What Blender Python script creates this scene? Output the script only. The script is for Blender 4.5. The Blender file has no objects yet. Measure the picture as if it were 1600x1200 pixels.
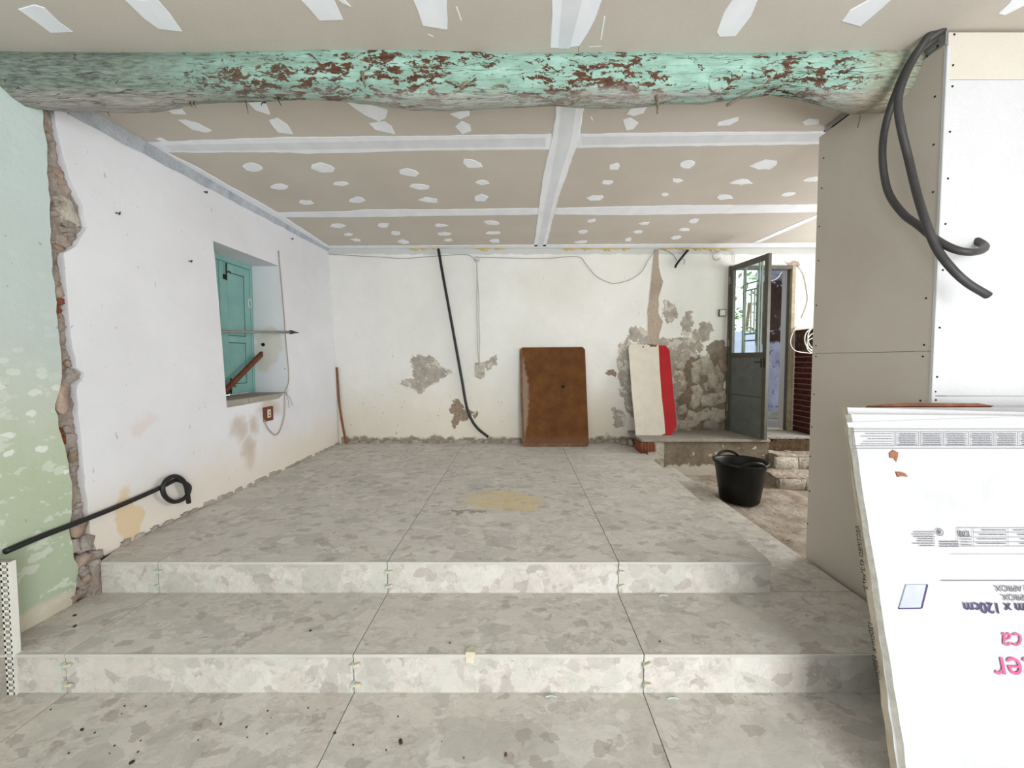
import bpy, bmesh, math, random
from mathutils import Vector, Matrix, noise
random.seed(7)
SC = bpy.context.scene
COL = SC.collection
PI = math.pi

# ------------------------------------------------------------------ camera
H = 1.388                      # eye height above the lower floor
PITCH = math.radians(2.4)
cam_d = bpy.data.cameras.new('camera'); cam = bpy.data.objects.new('camera', cam_d); COL.objects.link(cam)
cam.location = (0, 0, H); cam.rotation_euler = (PI / 2 - PITCH, 0, 0)
cam_d.sensor_width = 36; cam_d.lens = 13.5; cam_d.clip_start = .02
cam_d.shift_x = -12 / 1600; cam_d.shift_y = -13 / 1600
SC.camera = cam
# ------------------------------------------------------------------ world, light, exposure
w = bpy.data.worlds.new('world'); SC.world = w; w.use_nodes = True
w.node_tree.nodes['Background'].inputs[0].default_value = (.80, .90, 1.0, 1)
w.node_tree.nodes['Background'].inputs[1].default_value = 1.6
SC.view_settings.view_transform = 'Standard'; SC.view_settings.look = 'None'
SC.view_settings.gamma = 1; SC.view_settings.use_curve_mapping = False
SC.view_settings.exposure = 1.0

def area(name, loc, rot, sx, sy, power, col):
    l = bpy.data.lights.new(name, 'AREA'); l.shape = 'RECTANGLE'; l.size = sx; l.size_y = sy
    l.energy = power; l.color = col
    o = bpy.data.objects.new(name, l); COL.objects.link(o); o.location = loc; o.rotation_euler = rot
    return o
# daylight through the wide doorway behind the viewer, and fill from an added window
area('daylight_doorway', (1.55, -2.12, 1.25), (PI / 2, 0, 0), 1.8, 2.2, 62, (.97, .985, 1))
area('added_fill_window', (-1.1, -2.12, 1.6), (PI / 2, 0, 0), 1.4, 1.3, 13, (.94, .97, 1))
# daylight from the window in the right wall, round the corner of the partition
area('daylight_side_window', (4.27, 3.5, 1.7), (PI / 2, 0, PI / 2), 1.5, 1.5, 32, (1, .99, .97))

# ------------------------------------------------------------------ helpers
CX, CY, FP = 812.0, 587.0, 600.0
_F = Vector((0, math.cos(PITCH), -math.sin(PITCH))); _U = Vector((0, math.sin(PITCH), math.cos(PITCH)))
def at(u, v, ax, val):
    """point of the photograph on the world plane axis=val (measuring tool for layout)"""
    d = Vector((1, 0, 0)) * ((u - CX) / FP) - _U * ((v - CY) / FP) + _F
    o = Vector((0, 0, H)); t = (val - o[ax]) / d[ax]
    return o + d * t

def lin(c):
    c /= 255.0
    return c / 12.92 if c <= .04045 else ((c + .055) / 1.055) ** 2.4
def C(r, g, b): return (lin(r), lin(g), lin(b), 1)

def setp(o, label=None, cat=None, group=None, kind=None):
    if label: o['label'] = label
    if cat: o['category'] = cat
    if group: o['group'] = group
    if kind: o['kind'] = kind
    return o

def thing(name, loc, label, cat, group=None, kind=None):
    o = bpy.data.objects.new(name, None); COL.objects.link(o); o.location = loc
    o.empty_display_size = .1
    return setp(o, label, cat, group, kind)

def wloc(o):
    v = Vector((0, 0, 0))
    while o: v += o.location; o = o.parent
    return v

def link(name, me, m, parent=None, smooth=False, origin=None):
    """me is in world coordinates; origin moves the pivot without moving the mesh"""
    o = bpy.data.objects.new(name, me); COL.objects.link(o)
    if m is not None:
        if isinstance(m, (list, tuple)):
            for x in m: me.materials.append(x)
        else: me.materials.append(m)
    base = wloc(parent) if parent else Vector((0, 0, 0))
    if origin is None:
        if len(me.vertices):
            xs = [v.co.x for v in me.vertices]; ys = [v.co.y for v in me.vertices]; zs = [v.co.z for v in me.vertices]
            org = Vector(((min(xs) + max(xs)) / 2, (min(ys) + max(ys)) / 2, min(zs)))
        else: org = Vector((0, 0, 0))
    else: org = Vector(origin)
    me.transform(Matrix.Translation(-org))
    o.location = org - base
    o.parent = parent
    if smooth:
        for p in me.polygons: p.use_smooth = True
    return o

def mesh(name, vs, fs, m, parent=None, smooth=False, origin=None):
    me = bpy.data.meshes.new(name); me.from_pydata([tuple(v) for v in vs], [], fs); me.update()
    return link(name, me, m, parent, smooth, origin)

def bmobj(name, bm, m, parent=None, smooth=False, origin=None, recalc=True):
    if recalc: bmesh.ops.recalc_face_normals(bm, faces=bm.faces)
    me = bpy.data.meshes.new(name); bm.to_mesh(me); bm.free()
    return link(name, me, m, parent, smooth, origin)

def bm_box(bm, lo, hi, M=None):
    x0, y0, z0 = lo; x1, y1, z1 = hi
    vs = [bm.verts.new(v) for v in [(x0, y0, z0), (x1, y0, z0), (x1, y1, z0), (x0, y1, z0), (x0, y0, z1), (x1, y0, z1), (x1, y1, z1), (x0, y1, z1)]]
    if M is not None:
        for v in vs: v.co = M @ v.co
    for f in [(3, 2, 1, 0), (4, 5, 6, 7), (0, 1, 5, 4), (1, 2, 6, 5), (2, 3, 7, 6), (3, 0, 4, 7)]:
        bm.faces.new([vs[i] for i in f])
    return vs

def box(name, lo, hi, m, parent=None, bevel=0, M=None, seg=1):
    bm = bmesh.new(); bm_box(bm, lo, hi, M)
    if bevel:
        bmesh.ops.bevel(bm, geom=bm.edges[:], offset=bevel, segments=seg, affect='EDGES', profile=.5)
    return bmobj(name, bm, m, parent)

def prism(name, top, bot, m, parent=None, smooth=False):
    """top and bot: matching loops of points"""
    n = len(top); vs = list(top) + list(bot)
    fs = [tuple(range(n)), tuple(reversed(range(n, 2 * n)))]
    for i in range(n):
        j = (i + 1) % n; fs.append((i, n + i, n + j, j))
    bm = bmesh.new(); bv = [bm.verts.new(v) for v in vs]
    for f in fs: bm.faces.new([bv[i] for i in f])
    bmesh.ops.triangulate(bm, faces=[f for f in bm.faces if len(f.verts) > 4])
    return bmobj(name, bm, m, parent, smooth)

def spline(pts, n=8):
    P = [Vector(p) for p in pts]
    if len(P) < 3: return [P[0].lerp(P[1], i / n) for i in range(n + 1)]
    Q = [P[0] * 2 - P[1]] + P + [P[-1] * 2 - P[-2]]; out = []
    for i in range(1, len(Q) - 2):
        for k in range(n):
            t = k / n; a, b, c, d = Q[i - 1], Q[i], Q[i + 1], Q[i + 2]
            out.append(.5 * ((2 * b) + (-a + c) * t + (2 * a - 5 * b + 4 * c - d) * t * t + (-a + 3 * b - 3 * c + d) * t ** 3))
    out.append(P[-1]); return out

def bm_tube(bm, pts, r, seg=8, cap=True):
    pts = [Vector(p) for p in pts]; n = len(pts)
    t0 = (pts[1] - pts[0]).normalized()
    up = Vector((0, 0, 1)) if abs(t0.z) < .9 else Vector((1, 0, 0))
    nrm = t0.cross(up).normalized(); rings = []
    for i, p in enumerate(pts):
        t = (pts[min(i + 1, n - 1)] - pts[max(i - 1, 0)])
        if t.length < 1e-9: t = t0.copy()
        t.normalize()
        nrm = nrm - t * nrm.dot(t)
        if nrm.length < 1e-6: nrm = t.orthogonal()
        nrm.normalize(); bn = t.cross(nrm)
        rr = r(i / (n - 1)) if callable(r) else r
        rings.append([bm.verts.new(p + (nrm * math.cos(a) + bn * math.sin(a)) * rr) for a in [2 * PI * k / seg for k in range(seg)]])
    for i in range(n - 1):
        for k in range(seg):
            bm.faces.new([rings[i][k], rings[i][(k + 1) % seg], rings[i + 1][(k + 1) % seg], rings[i + 1][k]])
    if cap:
        bm.faces.new(list(reversed(rings[0]))); bm.faces.new(rings[-1])

def tube(name, pts, r, m, parent=None, n=8, seg=8, straight=False):
    bm = bmesh.new(); bm_tube(bm, pts if straight else spline(pts, n), r, seg)
    return bmobj(name, bm, m, parent, True)

def stone_mesh(seed, sq=.45, amp=.26):
    bm = bmesh.new(); bmesh.ops.create_cube(bm, size=2)
    bmesh.ops.subdivide_edges(bm, edges=bm.edges[:], cuts=1, use_grid_fill=True)
    for v in bm.verts:
        d = v.co.normalized(); v.co = d.lerp(v.co, sq)
        v.co += Vector([noise.noise(v.co * 1.3 + Vector((seed * 7.3 + k * 31, seed, k))) for k in range(3)]) * amp * 2
    me = bpy.data.meshes.new('stone'); bmesh.ops.recalc_face_normals(bm, faces=bm.faces); bm.to_mesh(me); bm.free()
    for p in me.polygons: p.use_smooth = True
    return me

def inst(name, me, parent, loc, scale=(1, 1, 1), rot=(0, 0, 0)):
    o = bpy.data.objects.new(name, me); COL.objects.link(o); o.parent = parent
    o.location = Vector(loc) - (wloc(parent) if parent else Vector((0, 0, 0)))
    o.scale = scale; o.rotation_euler = rot
    return o

# ------------------------------------------------------------------ materials
class G:
    def __init__(s, name):
        s.m = bpy.data.materials.new(name); s.m.use_nodes = True; s.t = s.m.node_tree
        s.b = s.t.nodes['Principled BSDF']; s.pos = s.t.nodes.new('ShaderNodeNewGeometry').outputs['Position']
        s.b.inputs['Specular IOR Level'].default_value = .25
    def n(s, typ, **kw):
        x = s.t.nodes.new(typ)
        for k, v in kw.items(): setattr(x, k, v)
        return x
    def put(s, sock, v):
        if v is None: return
        if hasattr(v, 'is_linked'): s.t.links.new(v, sock)
        else:
            try: sock.default_value = v
            except Exception: sock.default_value = (v[0], v[1], v[2])
    def obj(s): return s.n('ShaderNodeTexCoord').outputs['Object']
    def rnd(s): return s.n('ShaderNodeObjectInfo').outputs['Random']
    def ma(s, op, a, b=None, c=None, clamp=False):
        x = s.n('ShaderNodeMath', operation=op, use_clamp=clamp); s.put(x.inputs[0], a); s.put(x.inputs[1], b); s.put(x.inputs[2], c); return x.outputs[0]
    def vm(s, op, a, b=None, out=0):
        x = s.n('ShaderNodeVectorMath', operation=op); s.put(x.inputs[0], a)
        if op == 'SCALE': s.put(x.inputs['Scale'], b)
        else: s.put(x.inputs[1], b)
        return x.outputs['Value'] if out else x.outputs['Vector']
    def noise(s, scale, detail=3, rough=.55, vec=None, dist=0, color=False):
        x = s.n('ShaderNodeTexNoise'); s.put(x.inputs['Vector'], vec if vec is not None else s.pos)
        x.inputs['Scale'].default_value = scale; x.inputs['Detail'].default_value = detail
        x.inputs['Roughness'].default_value = rough; x.inputs['Distortion'].default_value = dist
        return x.outputs['Color' if color else 'Fac']
    def vor(s, scale, vec=None, feature='F1', out='Color', rnd=1):
        x = s.n('ShaderNodeTexVoronoi', feature=feature); s.put(x.inputs['Vector'], vec if vec is not None else s.pos)
        x.inputs['Scale'].default_value = scale; x.inputs['Randomness'].default_value = rnd
        return x.outputs[out]
    def ramp(s, fac, stops, interp='LINEAR'):
        x = s.n('ShaderNodeValToRGB'); x.color_ramp.interpolation = interp; s.put(x.inputs[0], fac)
        e = x.color_ramp.elements
        while len(e) < len(stops): e.new(.5)
        for k, (p, c) in enumerate(stops):
            e[k].position = p; e[k].color = c if hasattr(c, '__len__') else (c, c, c, 1)
        return x.outputs[0]
    def mix(s, fac, a, b, mode='MIX'):
        x = s.n('ShaderNodeMix', data_type='RGBA', blend_type=mode)
        s.put(x.inputs[0], fac); s.put(x.inputs[6], a); s.put(x.inputs[7], b); return x.outputs[2]
    def xyz(s, v=None):
        x = s.n('ShaderNodeSeparateXYZ'); s.put(x.inputs[0], v if v is not None else s.pos); return x.outputs
    def rgb(s, c):
        x = s.n('ShaderNodeSeparateColor'); s.put(x.inputs[0], c); return x.outputs
    def step(s, v, lo, hi):
        x = s.n('ShaderNodeMapRange', interpolation_type='SMOOTHSTEP'); s.put(x.inputs[0], v)
        x.inputs[1].default_value = lo; x.inputs[2].default_value = hi; return x.outputs[0]
    def warp(s, vec, scale, amt, detail=3):
        nn = s.noise(scale, detail, .6, vec, color=True)
        return s.vm('ADD', vec, s.vm('SCALE', s.vm('SUBTRACT', nn, (.5, .5, .5)), amt))
    def blobs(s, vec, lst):
        """signed field, >0 inside any ellipse (x,y,z,rx,ry,rz)"""
        out = None
        for (x, y, z, rx, ry, rz) in lst:
            d = s.vm('LENGTH', s.vm('MULTIPLY', s.vm('SUBTRACT', vec, (x, y, z)), (1 / rx, 1 / ry, 1 / rz)), out=1)
            d = s.ma('SUBTRACT', 1.0, d)
            out = d if out is None else s.ma('MAXIMUM', out, d)
        return out
    def bump(s, h, strength=.3, dist=.01):
        x = s.n('ShaderNodeBump'); x.inputs['Strength'].default_value = strength; x.inputs['Distance'].default_value = dist
        s.put(x.inputs['Height'], h); s.t.links.new(x.outputs[0], s.b.inputs['Normal']); return s
    def out(s, col=None, rough=.85, metal=0, spec=None):
        s.put(s.b.inputs['Base Color'], col); s.put(s.b.inputs['Roughness'], rough); s.b.inputs['Metallic'].default_value = metal
        if spec is not None: s.b.inputs['Specular IOR Level'].default_value = spec
        return s.m

def plain(name, col, rough=.8, metal=0, var=.12, scale=12, bump=.15, spec=None, obj=True):
    g = G(name); vec = g.obj() if obj else g.pos
    f = g.noise(scale, 4, .6, vec)
    d = tuple(c * (1 - var * 1.6) for c in col[:3]) + (1,); l = tuple(min(1, c * (1 + var)) for c in col[:3]) + (1,)
    if bump: g.bump(g.noise(scale * 4, 3, .6, vec), bump, .004)
    return g.out(g.ramp(f, [(.3, d), (.7, l)]), rough, metal, spec)

M = {}
def mk_tile():
    g = G('speckled_stone_tile')
    cmb = g.n('ShaderNodeCombineXYZ'); r = g.rnd()
    g.put(cmb.inputs[0], g.ma('MULTIPLY', r, 37.0)); g.put(cmb.inputs[1], g.ma('MULTIPLY', r, 91.0)); g.put(cmb.inputs[2], g.ma('MULTIPLY', r, 53.0))
    v = g.vm('ADD', g.pos, cmb.outputs[0])
    v = g.vm('MULTIPLY', v, (1.0, 1.35, 1.0))
    wv = g.warp(v, 7, .12, 5); wv = g.warp(wv, 40, .025, 3)
    tones = [(0, C(198, 196, 187)), (.17, C(208, 202, 194)), (.34, C(189, 187, 177)), (.5, C(203, 195, 187)), (.66, C(176, 172, 164)), (.83, C(212, 209, 201)), (1, C(192, 194, 185))]
    def lay(sc):
        c = g.rgb(g.vor(sc, wv)); return g.ramp(c[0], tones, 'CONSTANT'), c[1], c[2]
    a, ag, ab = lay(5.5); b, bg, bb = lay(11); c, cg, cb = lay(26); d, dg, db = lay(60)
    str_ = g.noise(24, 6, .75, g.vm('MULTIPLY', wv, (.7, 1.5, 1.0)))
    fine = g.ramp(str_, [(.30, C(154, 147, 139)), (.44, C(189, 182, 174)), (.62, C(209, 203, 195))])
    col = g.mix(g.ma('MULTIPLY', g.step(dg, .5, .55), .45), fine, d)
    col = g.mix(g.ma('MULTIPLY', g.step(cg, .5, .54), .62), col, c)
    col = g.mix(g.ma('MULTIPLY', g.step(bg, .60, .63), .62), col, b)
    col = g.mix(g.ma('MULTIPLY', g.step(ag, .68, .71), .55), col, a)
    dark = g.step(g.rgb(g.vor(17, wv))[1], .93, .95)
    col = g.mix(g.ma('MULTIPLY', dark, .45), col, C(146, 136, 129))
    # veins and footmarks
    vein = g.step(g.ma('ABSOLUTE', g.ma('SUBTRACT', g.noise(5, 5, .65, v, 1.2), .5)), .0, .02)
    col = g.mix(g.ma('MULTIPLY', g.ma('SUBTRACT', 1, vein), .16), col, C(150, 145, 137))
    dirt = g.step(g.noise(1.7, 5, .7), .52, .75)
    col = g.mix(g.ma('MULTIPLY', dirt, .2), col, C(178, 166, 150))
    # spilled yellow dust on the platform
    sp = g.warp(g.pos, 14, .22, 4)
    y = g.blobs(sp, [(-.16, 2.85, .335, .32, .24, .2), (-.05, 2.8, .335, .3, .2, .2), (.05, 2.72, .335, .14, .12, .2)])
    col = g.mix(g.ma('MULTIPLY', g.ma('MULTIPLY', g.step(y, .0, .4), g.step(g.noise(22, 5, .7), .3, .55)), .75), col, C(210, 190, 138))
    br = g.blobs(sp, [(-.40, 2.62, .335, .09, .035, .1), (-.27, 2.61, .335, .07, .04, .1)])
    col = g.mix(g.ma('MULTIPLY', g.step(br, .0, .3), .6), col, C(116, 94, 58))
    pk = g.step(g.noise(45, 3, .6), .70, .74)
    col = g.mix(g.ma('MULTIPLY', pk, .3), col, C(130, 124, 116))
    g.bump(g.noise(70, 3, .6, v), .08, .003)
    return g.out(col, g.ma('ADD', .55, g.ma('MULTIPLY', dirt, .25)), 0, .3)
M['tile'] = mk_tile()
M['trim'] = plain('bare_tile_edge', C(200, 197, 189), .5, 0, .06, 6, .05)
M['mortar'] = plain('grey_mortar', C(118, 110, 100), .95, 0, .25, 14, .6, obj=False)
M['grout'] = plain('dark_joint', C(38, 36, 33), .95, 0, .2, 14, .3, obj=False)

def mk_board(name, a, b):
    g = G(name); f = g.noise(1.6, 4, .6); fine = g.noise(220, 2, .6)
    col = g.ramp(f, [(.3, a), (.7, b)])
    col = g.mix(g.ma('MULTIPLY', g.step(fine, .35, .7), .12), col, C(150, 142, 132))
    return g.out(col, .95, 0, .1)
M['board'] = mk_board('plasterboard_paper', C(199, 190, 179), C(208, 200, 189))
M['board_white'] = mk_board('white_plasterboard_paper', C(202, 202, 203), C(210, 210, 211))
M['board_tan'] = mk_board('cream_plasterboard_offcut', C(206, 198, 184), C(212, 206, 194))
def mk_filler(name, a, b):
    g = G(name); v = g.vm('MULTIPLY', g.pos, (1, .35, 1))
    return g.bump(g.noise(40, 3, .6, v), .1, .002).out(g.ramp(g.noise(8, 4, .6, v), [(.3, a), (.75, b)]), .9, 0, .15)
M['filler'] = mk_filler('joint_filler', C(236, 239, 245), C(250, 251, 254))
M['tape'] = mk_filler('paper_joint_tape', C(220, 222, 227), C(234, 236, 241))

def mk_left_white():
    g = G('white_limewash_plaster'); p = g.pos; x, y, z = g.xyz()[:3]
    col = g.ramp(g.noise(1.4, 5, .6), [(.3, C(218, 218, 221)), (.7, C(230, 230, 233))])
    wp = g.warp(p, 5, .25, 4)
    # yellower towards the floor, browner patches under the sill
    low = g.ma('SUBTRACT', 1, g.step(g.ma('ADD', z, g.ma('MULTIPLY', g.noise(3.5, 4, .6), -.5)), .15, .62))
    col = g.mix(g.ma('MULTIPLY', low, .6), col, C(220, 206, 182))
    st = g.blobs(wp, [(-2.3, 3.12, .82, .3, .14, .16), (-2.3, 3.28, .85, .3, .10, .15), (-2.3, 3.5, .95, .3, .25, .12), (-2.3, 3.2, .62, .3, .12, .2)])
    col = g.mix(g.ma('MULTIPLY', g.step(st, .0, .8), .55), col, C(176, 152, 122))
    st2 = g.blobs(wp, [(-2.25, 2.17, .5, .3, .07, .2), (-2.25, 2.22, .42, .3, .05, .12)])
    col = g.mix(g.ma('MULTIPLY', g.step(st2, .0, .4), .7), col, C(214, 186, 140))
    bs = g.blobs(wp, [(-2.47, 3.78, 1.52, .16, .1, .2), (-2.52, 3.78, 1.36, .08, .1, .12)])
    col = g.mix(g.ma('MULTIPLY', g.step(bs, .0, .2), .6), col, C(212, 202, 184))
    pink = g.blobs(wp, [(-2.3, 2.3, 1.0, .3, .12, .06)])
    col = g.mix(g.ma('MULTIPLY', g.step(pink, .0, .7), .3), col, C(214, 176, 164))
    mk = g.step(g.noise(26, 2, .5, g.vm('MULTIPLY', p, (1, 1.4, .55))), .735, .755)
    col = g.mix(g.ma('MULTIPLY', mk, .45), col, C(140, 132, 124))
    sc = g.step(g.noise(60, 2, .5), .74, .77)
    col = g.mix(g.ma('MULTIPLY', sc, .5), col, C(150, 144, 138))
    hgt = g.ma('ADD', g.ma('MULTIPLY', g.noise(7, 4, .6), .6), g.ma('MULTIPLY', g.noise(60, 3, .6), .1))
    return g.bump(hgt, .22, .02).out(col, .92, 0, .15)
M['left_white'] = mk_left_white()

def mk_green():
    g = G('pale_green_distemper'); x, y, z = g.xyz()[:3]
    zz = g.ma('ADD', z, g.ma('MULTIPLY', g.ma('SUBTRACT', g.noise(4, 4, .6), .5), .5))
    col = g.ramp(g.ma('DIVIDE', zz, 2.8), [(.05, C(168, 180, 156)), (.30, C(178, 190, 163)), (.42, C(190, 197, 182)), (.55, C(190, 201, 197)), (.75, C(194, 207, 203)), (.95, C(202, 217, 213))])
    lo = g.ma('SUBTRACT', 1, g.step(z, 1.0, 1.6))
    v = g.vm('MULTIPLY', g.warp(g.pos, 20, .04), (1, 1.0, 1.5))
    sp = g.step(g.noise(11, 3, .55, v), .57, .61)
    col = g.mix(g.ma('MULTIPLY', g.ma('MULTIPLY', sp, lo), .55), col, C(214, 218, 208))
    sp2 = g.step(g.vor(11, v, out='Distance'), .30, .22)
    rr = g.step(g.rgb(g.vor(11, v))[0], .5, .54)
    col = g.mix(g.ma('MULTIPLY', g.ma('MULTIPLY', g.ma('MULTIPLY', sp2, rr), g.ma('ADD', lo, .15)), .8), col, C(224, 226, 220))
    # bare cream render at the foot
    ft = g.ma('SUBTRACT', 1, g.step(g.ma('ADD', z, g.ma('MULTIPLY', g.noise(5, 3, .5), -.16)), .15, .19))
    col = g.mix(g.ma('MULTIPLY', ft, .8), col, C(206, 196, 178))
    dk = g.step(g.noise(30, 2, .5), .73, .76)
    col = g.mix(g.ma('MULTIPLY', dk, .5), col, C(130, 132, 116))
    return g.bump(g.noise(9, 5, .6), .3, .02).out(col, .92, 0, .15)
M['green'] = mk_green()

def mk_back():
    g = G('peeling_white_back_plaster'); p = g.pos; x, y, z = g.xyz()[:3]
    col = g.ramp(g.noise(1.3, 5, .6), [(.3, C(226, 225, 219)), (.7, C(238, 237, 232))])
    low = g.ma('SUBTRACT', 1, g.step(g.ma('ADD', z, g.ma('MULTIPLY', g.noise(2.5, 4, .6), -.9)), -.05, .9))
    col = g.mix(g.ma('MULTIPLY', low, .55), col, C(214, 200, 172))
    mid = g.step(g.noise(.9, 4, .6), .5, .7)
    col = g.mix(g.ma('MULTIPLY', mid, .25), col, C(214, 208, 190))
    wp = g.warp(g.warp(p, 3.5, .34, 3), 16, .12, 4)
    def B(u, v, ru, rv):
        q = at(u, v, 1, 4.82); k = 4.82 / 600
        return (q.x, 4.82, q.z, ru * k, .6, rv * k)
    # grey undercoat where the paint has come off
    gr = g.blobs(wp, [B(662, 575, 22, 22), B(676, 585, 26, 14), B(648, 600, 20, 10), B(770, 570, 9, 12), B(1000, 525, 22, 14),
                      B(978, 575, 10, 48), B(1046, 488, 13, 14), B(1073, 505, 8, 22), B(1096, 520, 17, 14), B(1062, 540, 42, 12),
                      B(1010, 600, 36, 70), B(1062, 590, 30, 60), B(1070, 650, 40, 36), B(966, 655, 8, 16), B(955, 690, 26, 9)])
    gm = g.step(gr, .0, .06)
    gcol = g.ramp(g.noise(12, 5, .7), [(.3, C(150, 142, 132)), (.7, C(190, 182, 171))])
    col = g.mix(gm, col, gcol)
    # flakes left standing
    fl = g.step(g.noise(8, 5, .65, wp), .53, .56)
    col = g.mix(g.ma('MULTIPLY', g.ma('MULTIPLY', fl, gm), .8), col, C(216, 210, 198))
    br = g.blobs(wp, [B(1120, 575, 22, 45), B(1105, 640, 50, 50), B(1085, 600, 20, 50), B(1125, 550, 14, 20)])
    bm_ = g.step(br, .0, .1)
    col = g.mix(g.ma('MULTIPLY', bm_, .9), col, g.ramp(g.noise(18, 4, .6), [(.3, C(104, 92, 78)), (.7, C(142, 128, 110))]))
    pit = g.blobs(wp, [B(712, 640, 9, 24), B(722, 650, 13, 10), B(954, 586, 11, 8), B(740, 648, 5, 6)])
    pm = g.step(pit, .0, .12)
    col = g.mix(pm, col, g.ramp(g.noise(40, 3, .6), [(.3, C(128, 112, 96)), (.7, C(168, 150, 132))]))
    # dark crumbled foot of the wall
    ft = g.ma('SUBTRACT', 1, g.step(g.ma('ADD', z, g.ma('MULTIPLY', g.noise(9, 4, .6), -.17)), .30, .34))
    col = g.mix(g.ma('MULTIPLY', ft, .85), col, g.ramp(g.noise(15, 4, .65), [(.3, C(98, 86, 74)), (.7, C(150, 138, 124))]))
    speck = g.step(g.noise(24, 3, .55), .70, .73)
    lowm = g.ma('SUBTRACT', 1, g.step(z, .6, 1.3))
    col = g.mix(g.ma('MULTIPLY', g.ma('MULTIPLY', speck, lowm), .75), col, C(120, 108, 96))
    scr = g.step(g.noise(22, 2, .5, g.vm('MULTIPLY', p, (1.3, 1, .5))), .73, .75)
    col = g.mix(g.ma('MULTIPLY', scr, .35), col, C(150, 142, 130))
    # raw grey band under the ceiling
    tb = g.step(g.ma('ADD', z, g.ma('MULTIPLY', g.noise(6, 3, .6), .06)), 2.715, 2.73)
    col = g.mix(g.ma('MULTIPLY', tb, .6), col, C(176, 180, 180))
    hgt = g.ma('SUBTRACT', g.noise(8, 5, .6), g.ma('MULTIPLY', g.ma('MAXIMUM', gm, pm), .35))
    return g.bump(hgt, .3, .02).out(col, .93, 0, .12)
M['back'] = mk_back()

def mk_rubble(name, a, b, c, sc=9):
    g = G(name); f = g.noise(sc, 6, .7); k = g.noise(sc * 4, 4, .65)
    col = g.ramp(f, [(.25, a), (.5, b), (.75, c)])
    col = g.mix(g.ma('MULTIPLY', g.step(k, .55, .75), .4), col, tuple(v * .45 for v in a[:3]) + (1,))
    return g.bump(g.ma('ADD', f, g.ma('MULTIPLY', k, .5)), .8, .03).out(col, .97, 0, .08)
M['earth'] = mk_rubble('earth_mortar', C(126, 112, 102), C(172, 158, 147), C(196, 186, 177), 9)
M['stone_grey'] = mk_rubble('grey_fieldstone', C(140, 130, 122), C(168, 158, 150), C(190, 182, 176), 5)
M['stone_tan'] = mk_rubble('tan_fieldstone', C(140, 120, 104), C(172, 152, 136), C(196, 180, 166), 5)
M['stone_red'] = mk_rubble('red_brick_rubble', C(112, 60, 42), C(142, 80, 58), C(160, 104, 82), 7)
M['stone_white'] = mk_rubble('limewashed_stone', C(112, 100, 84), C(206, 199, 184), C(230, 226, 215), 13)
M['concrete'] = mk_rubble('worn_concrete', C(120, 108, 92), C(146, 136, 120), C(164, 154, 138), 4)
def mk_flaked():
    g = G('flaking_painted_concrete'); p = g.pos
    col = g.ramp(g.noise(6, 6, .7), [(.3, C(112, 100, 84)), (.6, C(146, 134, 117)), (.8, C(164, 154, 138))])
    col = g.mix(g.step(g.noise(13, 5, .65, g.warp(p, 10, .1)), .62, .64), col, C(212, 208, 198))
    z = g.xyz()[2]
    ft = g.ma('SUBTRACT', 1, g.step(g.ma('ADD', z, g.ma('MULTIPLY', g.noise(8, 4, .6), -.2)), .08, .11))
    col = g.mix(ft, col, C(204, 196, 182))
    return g.bump(g.noise(18, 5, .7), .6, .02).out(col, .95, 0, .1)
M['flaked'] = mk_flaked()
M['screed'] = mk_rubble('smooth_cement_screed', C(146, 140, 130), C(160, 154, 144), C(172, 166, 156), 3)
def mk_dirt():
    g = G('dusty_earth_floor'); p = g.pos
    col = g.ramp(g.noise(4, 6, .7), [(.28, C(116, 100, 84)), (.5, C(168, 156, 141)), (.72, C(198, 189, 176))])
    stw = g.step(g.noise(22, 4, .65, g.vm('MULTIPLY', g.warp(p, 5, .3), (.5, 2.2, 1))), .60, .65)
    col = g.mix(g.ma('MULTIPLY', stw, .75), col, C(84, 66, 50))
    return g.bump(g.noise(20, 5, .7), .8, .03).out(col, .97, 0, .08)
M['dirt'] = mk_dirt()
M['soil'] = mk_rubble('dark_crumbled_earth', C(62, 48, 36), C(92, 74, 56), C(122, 104, 82), 14)
M['tanplaster'] = mk_rubble('tan_gypsum_plaster', C(158, 142, 126), C(178, 162, 146), C(190, 175, 160), 3)
M['foam'] = plain('yellow_expanding_foam', C(208, 182, 122), .8, 0, .2, 20, .5)

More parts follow.
